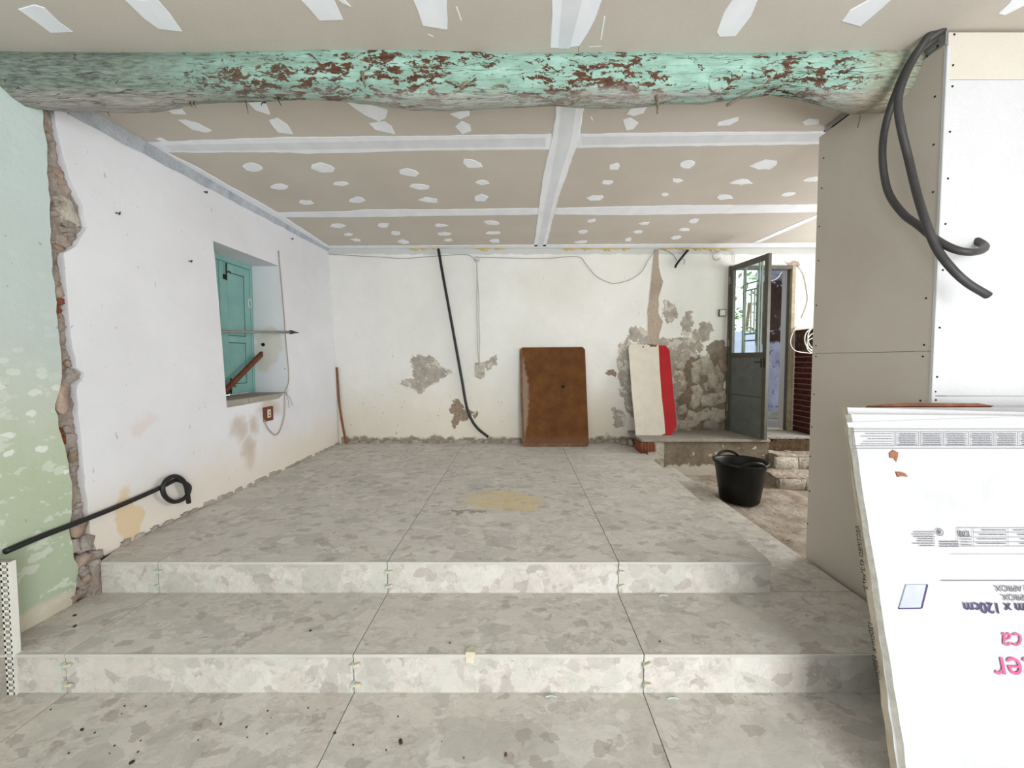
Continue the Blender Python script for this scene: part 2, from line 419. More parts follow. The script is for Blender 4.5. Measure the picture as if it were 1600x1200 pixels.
def mk_beam():
    g = G('peeling_mint_paint_log'); p = g.pos; x, y, z = g.xyz()[:3]
    st = g.vm('MULTIPLY', p, (1.0, 3.2, 3.2)); st2 = g.vm('MULTIPLY', p, (1.0, 6, 6))
    mint = g.ramp(g.noise(7, 6, .7, st), [(.25, C(100, 120, 110)), (.40, C(136, 166, 151)), (.58, C(154, 190, 176)), (.75, C(180, 206, 196))])
    wz = g.warp(p, 3, .3, 3)
    zone = g.blobs(wz, [(-1.22, 1.8, 2.66, .32, .4, .09), (-.84, 1.8, 2.66, .28, .4, .10), (-.5, 1.8, 2.65, .32, .4, .10), (.36, 1.8, 2.66, .36, .4, .12), (.18, 1.8, 2.62, .2, .4, .06), (1.32, 1.8, 2.66, .24, .4, .10), (-.22, 1.8, 2.72, .16, .4, .05), (.95, 1.8, 2.64, .06, .4, .04), (-1.6, 1.8, 2.6, .3, .4, .04)])
    f = g.ma('ADD', g.noise(13, 6, .68, g.vm('MULTIPLY', g.warp(p, 14, .05), (1, 3.6, 3.6))), g.ma('MULTIPLY', g.ma('MAXIMUM', g.ma('MINIMUM', zone, .6), -.5), .13))
    brown = g.ramp(g.noise(18, 4, .6, st2), [(.3, C(66, 42, 30)), (.55, C(92, 59, 42)), (.8, C(116, 80, 62))])
    bm_ = g.step(f, .572, .582)
    # weathered grey left end and underside
    lf = g.ma('SUBTRACT', 1, g.step(g.ma('ADD', x, g.ma('MULTIPLY', g.noise(5, 4, .6), .8)), -1.55, -.45))
    grey = g.ramp(g.noise(16, 5, .7, st2), [(.32, C(52, 50, 45)), (.44, C(104, 104, 96)), (.55, C(126, 136, 122)), (.75, C(148, 156, 142))])
    col = g.mix(bm_, mint, brown)
    col = g.mix(g.ma('MULTIPLY', lf, .88), col, grey)
    un = g.ma('SUBTRACT', 1, g.step(g.ma('ADD', z, g.ma('MULTIPLY', g.noise(9, 4, .6, st), -.06)), 2.575, 2.61))
    col = g.mix(g.ma('MULTIPLY', un, .75), col, g.ramp(g.noise(14, 5, .7, st2), [(.3, C(128, 120, 112)), (.6, C(190, 182, 176)), (.8, C(206, 200, 194))]))
    rt = g.step(g.ma('ADD', x, g.ma('MULTIPLY', g.noise(8, 4, .6), .3)), 1.62, 1.8)
    col = g.mix(g.ma('MULTIPLY', rt, .6), col, g.ramp(g.noise(20, 5, .7, st2), [(.3, C(84, 60, 44)), (.5, C(150, 134, 108)), (.7, C(186, 180, 150))]))
    ck = g.ma('ABSOLUTE', g.ma('SUBTRACT', g.noise(3.0, 3, .5, g.vm('MULTIPLY', p, (.5, 6, 6)), .15), .5))
    crack = g.ma('SUBTRACT', 1, g.step(ck, .001, .006))
    col = g.mix(g.ma('MULTIPLY', crack, .7), col, C(58, 52, 44))
    pits = g.step(g.noise(34, 3, .6, st), .71, .74)
    col = g.mix(g.ma('MULTIPLY', pits, .8), col, C(44, 38, 32))
    hgt = g.ma('SUBTRACT', g.ma('MULTIPLY', g.noise(14, 5, .65, st2), .5), g.ma('ADD', g.ma('MULTIPLY', bm_, .25), g.ma('MULTIPLY', crack, .5)))
    return g.bump(hgt, .55, .02).out(col, .7, 0, .3)
M['beam'] = mk_beam()
M['bark'] = plain('torn_wood_fibre', C(140, 124, 106), .9, 0, .3, 30, .4)
M['knot'] = mk_rubble('knot_end_grain', C(112, 112, 88), C(150, 158, 134), C(170, 186, 164), 22)

def mk_paint(name, a, b, under, thr=.66, sc=9, rough=.55):
    g = G(name); v = g.obj()
    col = g.ramp(g.noise(sc * .5, 4, .6, v), [(.3, a), (.7, b)])
    col = g.mix(g.step(g.noise(sc, 5, .65, v), thr, thr + .03), col, under)
    return g.bump(g.noise(sc * 5, 3, .6, v), .15, .003).out(col, rough, 0, .3)
M['teal'] = mk_paint('teal_gloss_paint', C(120, 164, 158), C(138, 180, 173), C(168, 202, 195), .70)
M['teal_shade'] = plain('teal_groove_shade', C(60, 92, 88), .7)  # darker teal, paints shade into the grooves of the shutters
M['iron'] = plain('dark_wrought_iron', C(56, 58, 54), .6, .3, .2, 30)
M['rust'] = plain('rusty_brown_wood', C(112, 66, 46), .7, 0, .2, 20)
M['steel'] = plain('dull_grey_steel', C(150, 148, 146), .45, .5, .1, 20)
M['galv'] = plain('galvanised_steel', C(172, 174, 176), .4, .7, .1, 25)
M['black'] = plain('black_polythene', C(30, 30, 30), .45, 0, .15, 20, .05, .4)
M['hose'] = plain('charcoal_corrugated_conduit', C(62, 60, 60), .5, 0, .12, 20, .05, .4)
M['tubm'] = plain('black_rubber_tub', C(13, 13, 14), .45, 0, .1, 20, .05, .35)
M['white_pl'] = plain('white_plastic', C(222, 220, 212), .5, 0, .05, 10, 0)
M['wire'] = plain('cream_cable_sheath', C(200, 194, 184), .6, 0, .06, 10, 0)
M['wire_grey'] = plain('grey_cable_sheath', C(168, 160, 152), .6, 0, .06, 10, 0)
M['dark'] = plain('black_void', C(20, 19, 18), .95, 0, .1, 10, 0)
M['screw'] = plain('black_screw_head', C(40, 38, 36), .5, .4, .1, 10, 0)
M['stick'] = plain('brown_cane', C(134, 90, 60), .7, 0, .25, 30)
M['clip'] = plain('pale_green_clip_plastic', C(190, 203, 193), .4, 0, .08, 10, 0)
M['wedge'] = plain('cream_wedge_plastic', C(210, 202, 178), .5, 0, .08, 10, 0)

def mk_brownboard():
    g = G('varnished_brown_hardboard'); v = g.obj(); x, y, z = g.xyz(v)[:3]
    col = g.ramp(g.noise(6, 5, .6, v), [(.3, C(84, 50, 20)), (.55, C(102, 64, 28)), (.75, C(114, 75, 38))])
    wv = g.warp(v, 9, .12, 4)
    e = g.blobs(wv, [(-.40, 0, .55, .10, .6, .62)])
    col = g.mix(g.ma('MULTIPLY', g.step(e, .0, .3), .75), col, C(150, 130, 112))
    d = g.blobs(wv, [(.02, 0, .42, .14, .6, .10), (-.05, 0, .33, .12, .6, .05), (.1, 0, .5, .1, .6, .06)])
    col = g.mix(g.ma('MULTIPLY', g.step(d, .0, .6), .5), col, C(84, 46, 18))
    f = g.ma('SUBTRACT', 1, g.step(g.ma('ADD', z, g.ma('MULTIPLY', g.noise(9, 4, .6, v), -.12)), .02, .10))
    col = g.mix(g.ma('MULTIPLY', f, .7), col, C(112, 76, 54))
    return g.bump(g.noise(24, 4, .6, v), .15, .004).out(col, .7, 0, .2)
M['brownboard'] = mk_brownboard()
M['brownedge'] = plain('worn_board_edge', C(118, 90, 68), .85, 0, .25, 20)
M['cream'] = mk_paint('cream_painted_board', C(214, 206, 190), C(226, 220, 206), C(172, 156, 134), .74, 16, .6)
M['red'] = mk_paint('red_painted_band', C(164, 16, 26), C(184, 24, 34), C(196, 60, 62), .72, 10, .5)
M['door'] = plain('dark_grey_door_paint', C(112, 118, 114), .5, 0, .12, 8, .05)
M['doorf'] = plain('bronze_grey_frame', C(98, 96, 88), .45, .1, .12, 10, .05)
M['grille'] = plain('grey_green_grille_paint', C(132, 142, 134), .5, 0, .08, 10, 0)
M['jamb'] = plain('aged_cream_jamb', C(176, 164, 140), .6, 0, .2, 12)
g = G('clear_door_glass'); g.t.nodes.remove(g.b)
tr = g.n('ShaderNodeBsdfTransparent'); tr.inputs[0].default_value = (.90, .95, .93, 1)
gl = g.n('ShaderNodeBsdfGlossy'); gl.inputs['Roughness'].default_value = .03
mx = g.n('ShaderNodeMixShader'); mx.inputs[0].default_value = .06; g.t.links.new(tr.outputs[0], mx.inputs[1]); g.t.links.new(gl.outputs[0], mx.inputs[2])
g.t.links.new(mx.outputs[0], g.t.nodes['Material Output'].inputs[0]); M['glass'] = g.m
def mk_passage():
    g = G('brown_and_lavender_passage_wall'); z = g.xyz()[2]
    wp = g.warp(g.pos, 4, .3, 4)
    lav = g.ramp(g.noise(5, 5, .65), [(.3, C(150, 148, 168)), (.6, C(186, 186, 204)), (.8, C(206, 206, 218))])
    dk = g.step(g.noise(7, 4, .65, wp), .58, .62)
    lav = g.mix(g.ma('MULTIPLY', dk, .7), lav, C(92, 88, 98))
    brn = g.ramp(g.noise(4, 5, .6), [(.3, C(62, 44, 38)), (.7, C(88, 66, 58))])
    pz = g.xyz(wp)[2]
    m = g.step(pz, 1.60, 1.66)
    fl = g.step(g.noise(6, 4, .6, wp), .64, .66)
    brn = g.mix(fl, brn, C(176, 174, 186))
    m2 = g.ma('MULTIPLY', m, g.ma('SUBTRACT', 1, g.step(pz, 2.56, 2.62)))
    return g.bump(g.noise(9, 4, .6), .3, .02).out(g.mix(m2, lav, brn), .9)
M['passage'] = mk_passage()
M['lav'] = plain('pale_lavender_wall', C(206, 206, 220), .9, 0, .06, 3, .2, obj=False)
M['leaf'] = plain('bright_green_leaf', C(128, 158, 92), .6, 0, .25, 6, 0)
M['brick'] = mk_rubble('dark_red_brick', C(72, 34, 30), C(92, 46, 40), C(114, 64, 56), 9)
M['brickmortar'] = plain('pale_brick_mortar', C(164, 150, 140), .95, 0, .15, 20, .4, obj=False)
M['redbrick'] = mk_rubble('broken_hollow_brick', C(124, 72, 54), C(146, 88, 68), C(162, 108, 86), 9)

def mk_carton():
    g = G('white_printed_carton'); v = g.obj()
    col = g.ramp(g.noise(3, 4, .6, v), [(.3, C(182, 181, 182)), (.7, C(194, 194, 195))])
    sm = g.step(g.noise(9, 4, .65, g.vm('MULTIPLY', v, (1.6, 1, .6))), .62, .75)
    col = g.mix(g.ma('MULTIPLY', sm, .12), col, C(170, 168, 164))
    wr = g.noise(4, 4, .65, g.vm('MULTIPLY', g.warp(v, 4, .2), (2.2, 1, 1.2)), 1.0)
    return g.bump(wr, .35, .02).out(col, .75, 0, .2)
M['carton'] = mk_carton()
M['kraft'] = plain('kraft_cardboard_edge', C(196, 184, 166), .9, 0, .15, 14, .3)
M['kraftb'] = plain('brown_kraft_tear', C(150, 100, 76), .9, 0, .25, 20, .3)
M['corr'] = plain('pale_corrugated_edge', C(230, 227, 220), .9, 0, .12, 40, .3)
M['ink'] = plain('grey_ink', C(104, 102, 108), .8, 0, .05, 10, 0)
M['ink_black'] = plain('black_ink', C(52, 50, 50), .8, 0, .05, 10, 0)
M['ink_navy'] = plain('violet_ink', C(76, 64, 104), .8, 0, .05, 10, 0)
M['ink_pink'] = plain('pink_ink', C(206, 92, 132), .8, 0, .05, 10, 0)
M['flap'] = plain('grey_carton_hole', C(176, 180, 188), .8, 0, .1, 10, 0)
M['greyband'] = mk_rubble('raw_grey_cement', C(152, 158, 166), C(182, 187, 194), C(206, 209, 214), 7)
M['wallfront'] = plain('plain_white_wall', C(226, 224, 220), .9, 0, .06, 3, .1, obj=False)

# ------------------------------------------------------------------ shared measures
ZC = 2.765; ZP = .335; ZT = .168; ZD = .085; ZL = .495
YB = 4.82; YP = 1.958; YT = 1.543
JX = [-1.885, -.69, .515, 1.715]
def wx(y, z):
    return -2.38 + (ZC - z) * .053 + .012 * noise.noise(Vector((y * 1.1, z * 1.3, 3.7))) + .004 * noise.noise(Vector((y * 4, z * 4, 9)))
ST = [stone_mesh(i) for i in range(7)]
BLK = [stone_mesh(20 + i, .9, .10) for i in range(2)]
for m in BLK: m.materials.append(M['stone_white'])
for i, m in enumerate(['stone_grey', 'stone_tan', 'stone_grey', 'stone_red', 'stone_white', 'stone_white', 'stone_grey']): ST[i].materials.append(M[m])

# ------------------------------------------------------------------ floors and steps
GAP = .0019
def slab(name, quad, z0, z1, m, parent):
    """horizontal tile from 4 xy corners"""
    return prism(name, [(x, y, z1) for x, y in quad], [(x, y, z0) for x, y in quad], m, parent)
def rect(x0, x1, y0, y1): return [(x0 + GAP, y0 + GAP), (x1 - GAP, y0 + GAP), (x1 - GAP, y1 - GAP), (x0 + GAP, y1 - GAP)]

floor = box('floor', (-2.6, -2.3, -.12), (3.2, YT + .03, -.011), M['grout']); setp(floor, 'grey speckled stone tile floor below the two steps', 'floor', kind='structure')
ys = [YT + .004, .343, -.857, -2.06]
xs = [-2.24] + JX + [2.9]
for i in range(len(xs) - 1):
    for j in range(3):
        slab('floor_tile', rect(xs[i], xs[i + 1], ys[j + 1], ys[j]), -.011, 0, M['tile'], floor)
# the lower step: tread wraps along the right of the platform
step = mesh('step', *(lambda: (
    [(-2.26, YT + .012, 0), (1.74, YT + .012, 0), (1.74, 4.5, 0), (-2.26, 4.5, 0), (-2.26, YT + .012, ZT - .011), (1.74, YT + .012, ZT - .011), (1.74, 4.5, ZT - .011), (-2.26, 4.5, ZT - .011)],
    [(3, 2, 1, 0), (4, 5, 6, 7), (0, 1, 5, 4), (1, 2, 6, 5), (2, 3, 7, 6), (3, 0, 4, 7)]))(), M['grout'])
setp(step, 'lower step clad in grey speckled stone tiles, wrapping right of platform', 'step', kind='structure')
xs = [-2.235] + JX[:3] + [1.75]
for i in range(4):
    slab('floor_tile', rect(xs[i], xs[i + 1], YT + .003, YP + .012), ZT - .011, ZT, M['tile'], step)
    box('riser_tile', (xs[i] + GAP, YT, .001), (xs[i + 1] - GAP, YT + .011, ZT - .013), M['tile'], step)
    box('edge_trim', (xs[i] + GAP, YT - .006, ZT - .0125), (xs[i + 1] - GAP, YT + .004, ZT + .0006), M['trim'], step, .002)
for y0, y1 in [(YP + .012, 3.12), (3.12, 4.32), (4.32, 4.52)]:
    f0 = 1.31 + (y0 - 1.95) / 2.87 * .13; f1 = 1.31 + (y1 - 1.95) / 2.87 * .13
    slab('floor_tile', [(f0 + .004, y0 + GAP), (1.748, y0 + GAP), (1.748, y1 - GAP), (f1 + .004, y1 - GAP)], ZT - .011, ZT, M['tile'], step)
    box('riser_tile', (1.741, y0 + GAP, 0), (1.752, y1 - GAP, ZT - .012), M['tile'], step)
# the platform
def px(y): return 1.31 + (y - 1.95) / 2.87 * .13
platform = mesh('platform', [(-2.30, YP + .012, ZT - .02), (px(YP) - .012, YP + .012, ZT - .02), (px(YB) - .012, YB + .05, ZT - .02), (-2.30, YB + .05, ZT - .02),
                             (-2.30, YP + .012, ZP - .011), (px(YP) - .012, YP + .012, ZP - .011), (px(YB) - .012, YB + .05, ZP - .011), (-2.30, YB + .05, ZP - .011)],
                [(3, 2, 1, 0), (4, 5, 6, 7), (0, 1, 5, 4), (1, 2, 6, 5), (2, 3, 7, 6), (3, 0, 4, 7)], M['grout'])
setp(platform, 'raised platform of large grey speckled stone tiles before back wall', 'platform', kind='structure')
yr = [YP + .003, 3.12, 4.32, YB + .02]
xs = [-2.28] + JX[:3] + [None]
for j in range(3):
    y0, y1 = yr[j], yr[j + 1]
    for i in range(4):
        x0 = xs[i] if i else (-2.19 if j == 0 else -2.28)
        if xs[i + 1] is None:
            q = [(x0 + GAP, y0 + GAP), (px(y0), y0 + GAP), (px(y1), y1 - GAP), (x0 + GAP, y1 - GAP)]
        elif i == 0 and j == 0:
            q = [(-2.19, y0 + GAP), (xs[1] - GAP, y0 + GAP), (xs[1] - GAP, y1 - GAP), (-2.28, y1 - GAP), (-2.28, 2.2)]
        else: q = rect(x0, xs[i + 1], y0, y1)
        slab('floor_tile', q, ZP - .011, ZP, M['tile'], platform)
    slab('side_riser_tile', [(px(y0) - .011, y0 + .012), (px(y0) - .001, y0 + .012), (px(y1) - .001, y1 - GAP), (px(y1) - .011, y1 - GAP)], ZT + .001, ZP - .012, M['tile'], platform)
xs = [-2.185] + JX[:3] + [px(YP)]
for i in range(4):
    box('riser_tile', (xs[i] + GAP, YP, ZT + .001), (xs[i + 1] - GAP, YP + .011, ZP - .013), M['tile'], platform)
    box('edge_trim', (xs[i] + GAP, YP - .006, ZP - .0125), (xs[i + 1] - GAP, YP + .004, ZP + .0006), M['trim'], platform, .002)

# earth floor of the part being dug out on the right
def rough_slab(name, x0, x1, y0, y1, z0, z1, m, amp, step_=.06, parent=None):
    bm = bmesh.new(); nx = max(2, int((x1 - x0) / step_)); ny = max(2, int((y1 - y0) / step_))
    g_ = [[bm.verts.new((x0 + (x1 - x0) * i / nx, y0 + (y1 - y0) * j / ny,
                         z1 + amp * (noise.noise(Vector((i * .37, j * .37, z1 * 9))) + .6 * noise.noise(Vector((i * 1.1, j * 1.1, 4 + z1)))))) for j in range(ny + 1)] for i in range(nx + 1)]
    for i in range(nx):
        for j in range(ny): bm.faces.new([g_[i][j], g_[i + 1][j], g_[i + 1][j + 1], g_[i][j + 1]])
    r = bmesh.ops.extrude_edge_only(bm, edges=[e for e in bm.edges if e.is_boundary])
    for v in [v for v in r['geom'] if isinstance(v, bmesh.types.BMVert)]: v.co.z = z0
    return bmobj(name, bm, m, parent, False)
o = rough_slab('dirt_floor', 1.76, 4.3, 1.7, 4.9, -.1, ZD, M['dirt'], .016)
setp(o, 'dusty bare earth floor to the right of the tiled platform', 'floor', kind='structure')
for k, (y, r_) in enumerate([(1.78, .02), (1.86, .016), (1.95, .022), (2.03, .015), (2.12, .02), (2.2, .017), (2.28, .02)]):
    inst('rubble_lump', ST[(0, 2, 6)[k % 3]], o, (1.772 + .006 * (k % 2), y, .125), (r_ * .7, r_ * 1.8, r_))
# landing before the back wall and rough steps down from the door
landing = thing('landing', (2.1, 4.6, ZD), 'worn concrete landing against back wall with chipped painted front', 'landing', kind='structure')
o = rough_slab('landing_body', 1.47, 2.80, 4.28, 4.83, ZD - .05, ZL - .025, M['flaked'], .006, .05, landing)
box('landing_top', (1.36, 4.25, ZL - .03), (2.80, 4.83, ZL), M['screed'], landing, .006)
rough_slab('white_plinth', 1.44, 1.62, 4.265, 4.6, ZT, ZL - .03, M['stone_white'], .006, .03, landing)
for k in range(5):
    x = 1.36 + k * .034
    tube('broken_brick', [(x, 4.262, ZL - .035), (x + .004, 4.255, ZL - .09), (x + .006, 4.262, ZL - .13)], .019, M['redbrick'], landing, 3, 6)
box('broken_brick', (1.36, 4.28, ZT), (1.53, 4.5, ZL - .03), M['redbrick'], landing, .01)
rsteps = thing('rubble_step', (3.2, 4.4, ZD), 'rough earth and masonry steps below the grey metal door', 'steps', kind='structure')
box('threshold', (2.82, 4.44, ZL - .035), (3.95, 4.86, ZL), M['screed'], rsteps, .006)
rough_slab('earth_riser', 2.805, 4.0, 4.36, 4.82, .1, ZL - .04, M['soil'], .03, .035, rsteps)
rough_slab('stone_step', 2.80, 4.0, 4.13, 4.40, .05, .345, M['dirt'], .02, .04, rsteps)
for k in range(5): inst('stone', BLK[k % 2], rsteps, (2.90 + k * .25, 4.15, .265), (.125, .03, .065))
rough_slab('stone_step', 2.6, 4.0, 3.80, 4.16, .03, .205, M['dirt'], .02, .04, rsteps)
for k in range(5): inst('stone', BLK[(k + 1) % 2], rsteps, (2.73 + k * .27, 3.82, .14), (.135, .03, .055))

# ------------------------------------------------------------------ ceiling
ceiling = box('ceiling', (-2.7, -2.3, ZC + .013), (4.4, YB + .1, ZC + .1), M['grout']); setp(ceiling, 'unpainted plasterboard ceiling with white filler spots and taped joints', 'ceiling', kind='structure')
s1 = at(860, 222, 2, ZC).y; s2 = at(860, 331, 2, ZC).y
cy = [-2.3, .62, 1.82, s1, s2, YB + .05]
cxs = [-2.6, .262, 2.86, 4.3]
for j in range(len(cy) - 1):
    for i in range(3):
        if j == 1 and i == 1 or j == 1 and i == 2: pass
        box('plasterboard', (cxs[i] + .001, cy[j] + .001, ZC), (cxs[i + 1] - .001, cy[j + 1] - .001, ZC + .0125), M['board'], ceiling)
def ceil_patch(name, pts, m, th=.0022, jit=0, sub=0):
    P = [at(u, v, 2, ZC) for u, v in pts]
    if sub:
        Q = []
        for i in range(len(P)):
            a, b = P[i], P[(i + 1) % len(P)]; n_ = max(1, int((b - a).length / sub))
            for k in range(n_):
                q = a.lerp(b, k / n_); q += Vector((random.uniform(-1, 1), random.uniform(-1, 1), 0)) * jit; Q.append(q)
        P = Q
    bot = [Vector((p.x, p.y, ZC - th)) for p in P]
    c = sum(bot, Vector()) / len(bot)
    bot = [p.lerp(c, .03) for p in bot]
    return prism(name, [Vector((p.x, p.y, ZC)) for p in P], bot, m, ceiling)
near = [[(30, 15), (55, 8), (70, 12), (95, 35), (116, 50), (82, 52)], [(195, -2), (245, -2), (265, 22), (285, 50), (250, 46), (225, 28)],
        [(466, -6), (519, -6), (527, 8), (536, 31), (500, 32)], [(524, -4), (536, -4), (548, 9), (535, 5)], [(640, -8), (700, -8), (698, 47), (660, 40), (652, 15)],
        [(1148, -8), (1187, -8), (1175, 25), (1150, 55), (1123, 58), (1120, 50), (1132, 20)], [(1315, 34), (1330, 15), (1362, -2), (1395, -3), (1380, 12), (1345, 40)],
        [(1560, 20), (1580, 2), (1605, -8), (1612, 2), (1570, 24)],
        [(278, 187), (290, 187), (310, 192), (332, 204), (322, 207), (300, 202)], [(262, 172), (282, 169), (290, 178), (270, 178)], [(380, 152), (415, 158), (424, 180), (400, 172)],
        [(420, 188), (434, 184), (450, 195), (457, 209), (435, 207)], [(540, 158), (580, 163), (606, 172), (603, 185), (592, 189), (570, 180), (556, 170)],
        [(577, 192), (600, 189), (612, 197), (617, 209), (585, 202)], [(703, 178), (735, 170), (734, 180), (718, 186)], [(710, 197), (720, 189), (735, 195), (737, 205), (722, 209)],
        [(978, 178), (990, 163), (1014, 163), (1005, 176), (990, 181)], [(974, 186), (985, 183), (997, 192), (990, 201), (978, 204)], [(1120, 196), (1123, 190), (1153, 182), (1154, 188), (1140, 196)],
        [(1253, 190), (1265, 184), (1281, 186), (1278, 194), (1258, 196)], [(243, 216), (252, 215), (270, 224), (262, 225)]]
for p in near: ceil_patch('filler_patch', p, M['filler'], .0022, .004, .05)
dots = [(398, 262, 16, 7), (437, 292, 13, 5), (477, 316, 13, 4), (507, 262, 19, 7), (532, 287, 15, 4), (558, 313, 12, 5), (640, 270, 17, 8), (656, 292, 15, 5), (671, 313, 16, 5),
        (739, 256, 16, 8), (753, 285, 10, 5), (751, 309, 12, 6), (961, 260, 10, 5), (949, 285, 10, 4), (932, 309, 16, 5), (1076, 256, 13, 6), (1058, 282, 10, 4), (1038, 304, 6, 3),
        (1194, 257, 20, 8), (1159, 284, 16, 6), (1132, 308, 12, 5), (1232, 303, 12, 4), (1268, 280, 13, 5),
        (527, 352, 13, 4), (544, 366, 9, 3), (557, 375, 9, 3), (600, 352, 10, 4), (618, 365, 9, 4), (631, 378, 9, 4), (689, 352, 11, 3), (694, 365, 11, 3), (700, 375, 8, 3),
        (767, 348, 12, 4), (771, 364, 11, 3), (773, 376, 10, 3), (923, 345, 9, 4), (912, 362, 9, 3), (908, 378, 11, 3), (1006, 349, 9, 3), (997, 362, 8, 3), (982, 374, 6, 3),
        (1085, 345, 9, 4), (1069, 359, 10, 3), (1057, 371, 9, 4)]
for u, v, a, b in dots:
    n_ = random.choice([5, 6, 7, 9]); ph = random.random(); sk = random.uniform(.0, .5) * (1 if u < 850 else -1)
    pts = []
    for k in range(n_):
        t = 2 * PI * (k + ph) / n_; rr = random.uniform(.72, 1.2)
        y_ = math.sin(t) * b * rr; pts.append((u + math.cos(t) * a * rr + sk * y_ * a / b * .6, v + y_))
    ceil_patch('filler_patch', pts, M['filler'], .0022, .006, .035)
def strip(L, R_, m, th): ceil_patch('joint_strip', L + list(reversed(R_)), m, th, .004, .06)
strip([(871, 150), (867, 185), (862, 215), (851, 260), (845, 300), (840, 340), (834, 386)], [(915, 150), (909, 190), (906, 215), (895, 245), (885, 275), (872, 310), (863, 345), (853, 386)], M['filler'], .003)
ceil_patch('joint_tape', [(879, 150), (872, 215), (856, 300), (839, 386), (848, 386), (868, 300), (894, 215), (903, 150)], M['tape'], .0036, 0, 0)
strip([(862, -20), (862, 20), (861, 75)], [(948, -20), (930, 30), (905, 72)], M['filler'], .003)
ceil_patch('joint_tape', [(880, -20), (872, 76), (890, 76), (915, -20)], M['tape'], .0036)
strip([(225, 222), (420, 215), (470, 214), (670, 212), (862, 209)], [(250, 238), (450, 238), (480, 240), (670, 235), (862, 233)], M['filler'], .0028)
strip([(902, 209), (1040, 207), (1290, 204)], [(900, 231), (1000, 229), (1290, 225)], M['filler'], .0028)
ceil_patch('joint_tape', [(250, 226), (860, 214), (860, 228), (262, 236)], M['tape'], .0034)
ceil_patch('joint_tape', [(905, 213), (1290, 208), (1290, 220), (904, 226)], M['tape'], .0034)
strip([(428, 332), (545, 330), (570, 327), (700, 327), (842, 325)], [(436, 339), (560, 339), (690, 337), (842, 335)], M['filler'], .0028)
strip([(868, 325), (1040, 321), (1290, 319)], [(866, 335), (980, 336), (1290, 331)], M['filler'], .0028)
strip([(500, 384), (700, 383), (1030, 381), (1290, 379)], [(515, 388), (700, 387.5), (1030, 387), (1290, 386)], M['filler'], .003)
strip([(1176, 379), (1230, 355), (1290, 329)], [(1186, 379), (1240, 356), (1290, 334)], M['filler'], .003)
strip([(262, 238), (310, 262), (360, 291), (400, 312), (440, 336), (480, 362), (513, 384)], [(225, 222), (290, 262), (340, 290), (390, 318), (430, 341), (470, 364), (506, 388)], M['filler'], .003)
# small scratches of filler
for (a, b) in [((944, 25), (938, 62)), ((712, 10), (720, 32)), ((668, 53), (676, 57)), ((922, 182), (925, 188)), ((920, 73), (938, 72))]:
    ceil_patch('filler_smear', [a, (a[0] + 2, a[1]), (b[0] + 2, b[1]), b], M['filler'], .001)

# ------------------------------------------------------------------ left wall
wall_left = thing('wall_left', (-2.4, 2.5, 0), 'whitewashed left wall with a vertical chased gap of bare masonry', 'wall', kind='structure')
WY0, WY1, WZ0, WZ1 = 2.99, 3.785, 1.062, 2.30
def crackR(z):      # far (white) edge of the chase
    t = [(2.9, 2.02), (2.6, 2.02), (2.45, 2.035), (2.33, 2.06), (2.22, 2.10), (2.1, 2.11), (1.98, 2.05), (1.94, 1.995), (1.7, 1.99), (1.45, 1.985), (1.33, 2.0), (1.32, 2.03), (1.29, 2.02), (1.25, 1.985), (1.0, 1.985), (.8, 1.98), (.6, 1.985), (.45, 1.98), (.38, 2.0), (.3, 2.06), (.1, 2.06)]
    return lut(t, z) + .008 * noise.noise(Vector((z * 16, 1, 1)))
def crackL(z):      # near (green) edge
    t = [(2.9, 1.95), (2.6, 1.955), (2.45, 1.96), (2.3, 1.95), (2.0, 1.935), (1.7, 1.925), (1.45, 1.925), (1.3, 1.915), (1.2, 1.89), (1.15, 1.875), (1.05, 1.885), (.9, 1.905), (.75, 1.915), (.62, 1.90), (.55, 1.88), (.45, 1.885), (.36, 1.90), (.25, 1.89), (.15, 1.86), (0, 1.85)]
    return lut(t, z) + .010 * noise.noise(Vector((z * 14, 5, 1)))
def lut(t, z):
    for (a, b), (c, d) in zip(t, t[1:]):
        if z <= a and z >= c: return d + (b - d) * (z - c) / (a - c)
    return t[0][1] if z > t[0][0] else t[-1][1]
def plaster(name, m, zs, yfun, proud, hole=None, depth=.05):
    bm = bmesh.new(); rows = []
    for z in zs:
        rows.append([bm.verts.new((wx(y, z) + proud, y, z)) for y in yfun(z)])
    for r in range(len(zs) - 1):
        for k in range(len(rows[0]) - 1):
            if hole and hole(r, k): continue
            bm.faces.new([rows[r][k], rows[r][k + 1], rows[r + 1][k + 1], rows[r + 1][k]])
    bmesh.ops.delete(bm, geom=[v for v in bm.verts if not v.link_faces], context='VERTS')
    ext = bmesh.ops.extrude_edge_only(bm, edges=[e for e in bm.edges if e.is_boundary])
    for v in [v for v in ext['geom'] if isinstance(v, bmesh.types.BMVert)]: v.co.x -= depth
    return bmobj(name, bm, m, wall_left, False)
def lsp(a, b, n_): return [a + (b - a) * i / n_ for i in range(n_ + 1)]
zs = lsp(.18, WZ0, 40)[:-1] + lsp(WZ0, WZ1, 44)[:-1] + lsp(WZ1, ZC, 18)
ns = [14, 12, 16]
def yw(z): return lsp(crackR(z), WY0, ns[0])[:-1] + lsp(WY0, WY1, ns[1])[:-1] + lsp(WY1, YB + .02, ns[2])
plaster('white_plaster', M['left_white'], zs, yw, 0, lambda r, k: 40 <= r < 84 and ns[0] <= k < ns[0] + ns[1])
plaster('green_plaster', M['green'], lsp(-.02, ZC, 110), lambda z: lsp(-2.25, 1.5, 16)[:-1] + lsp(1.5, crackL(z), 10), .012)
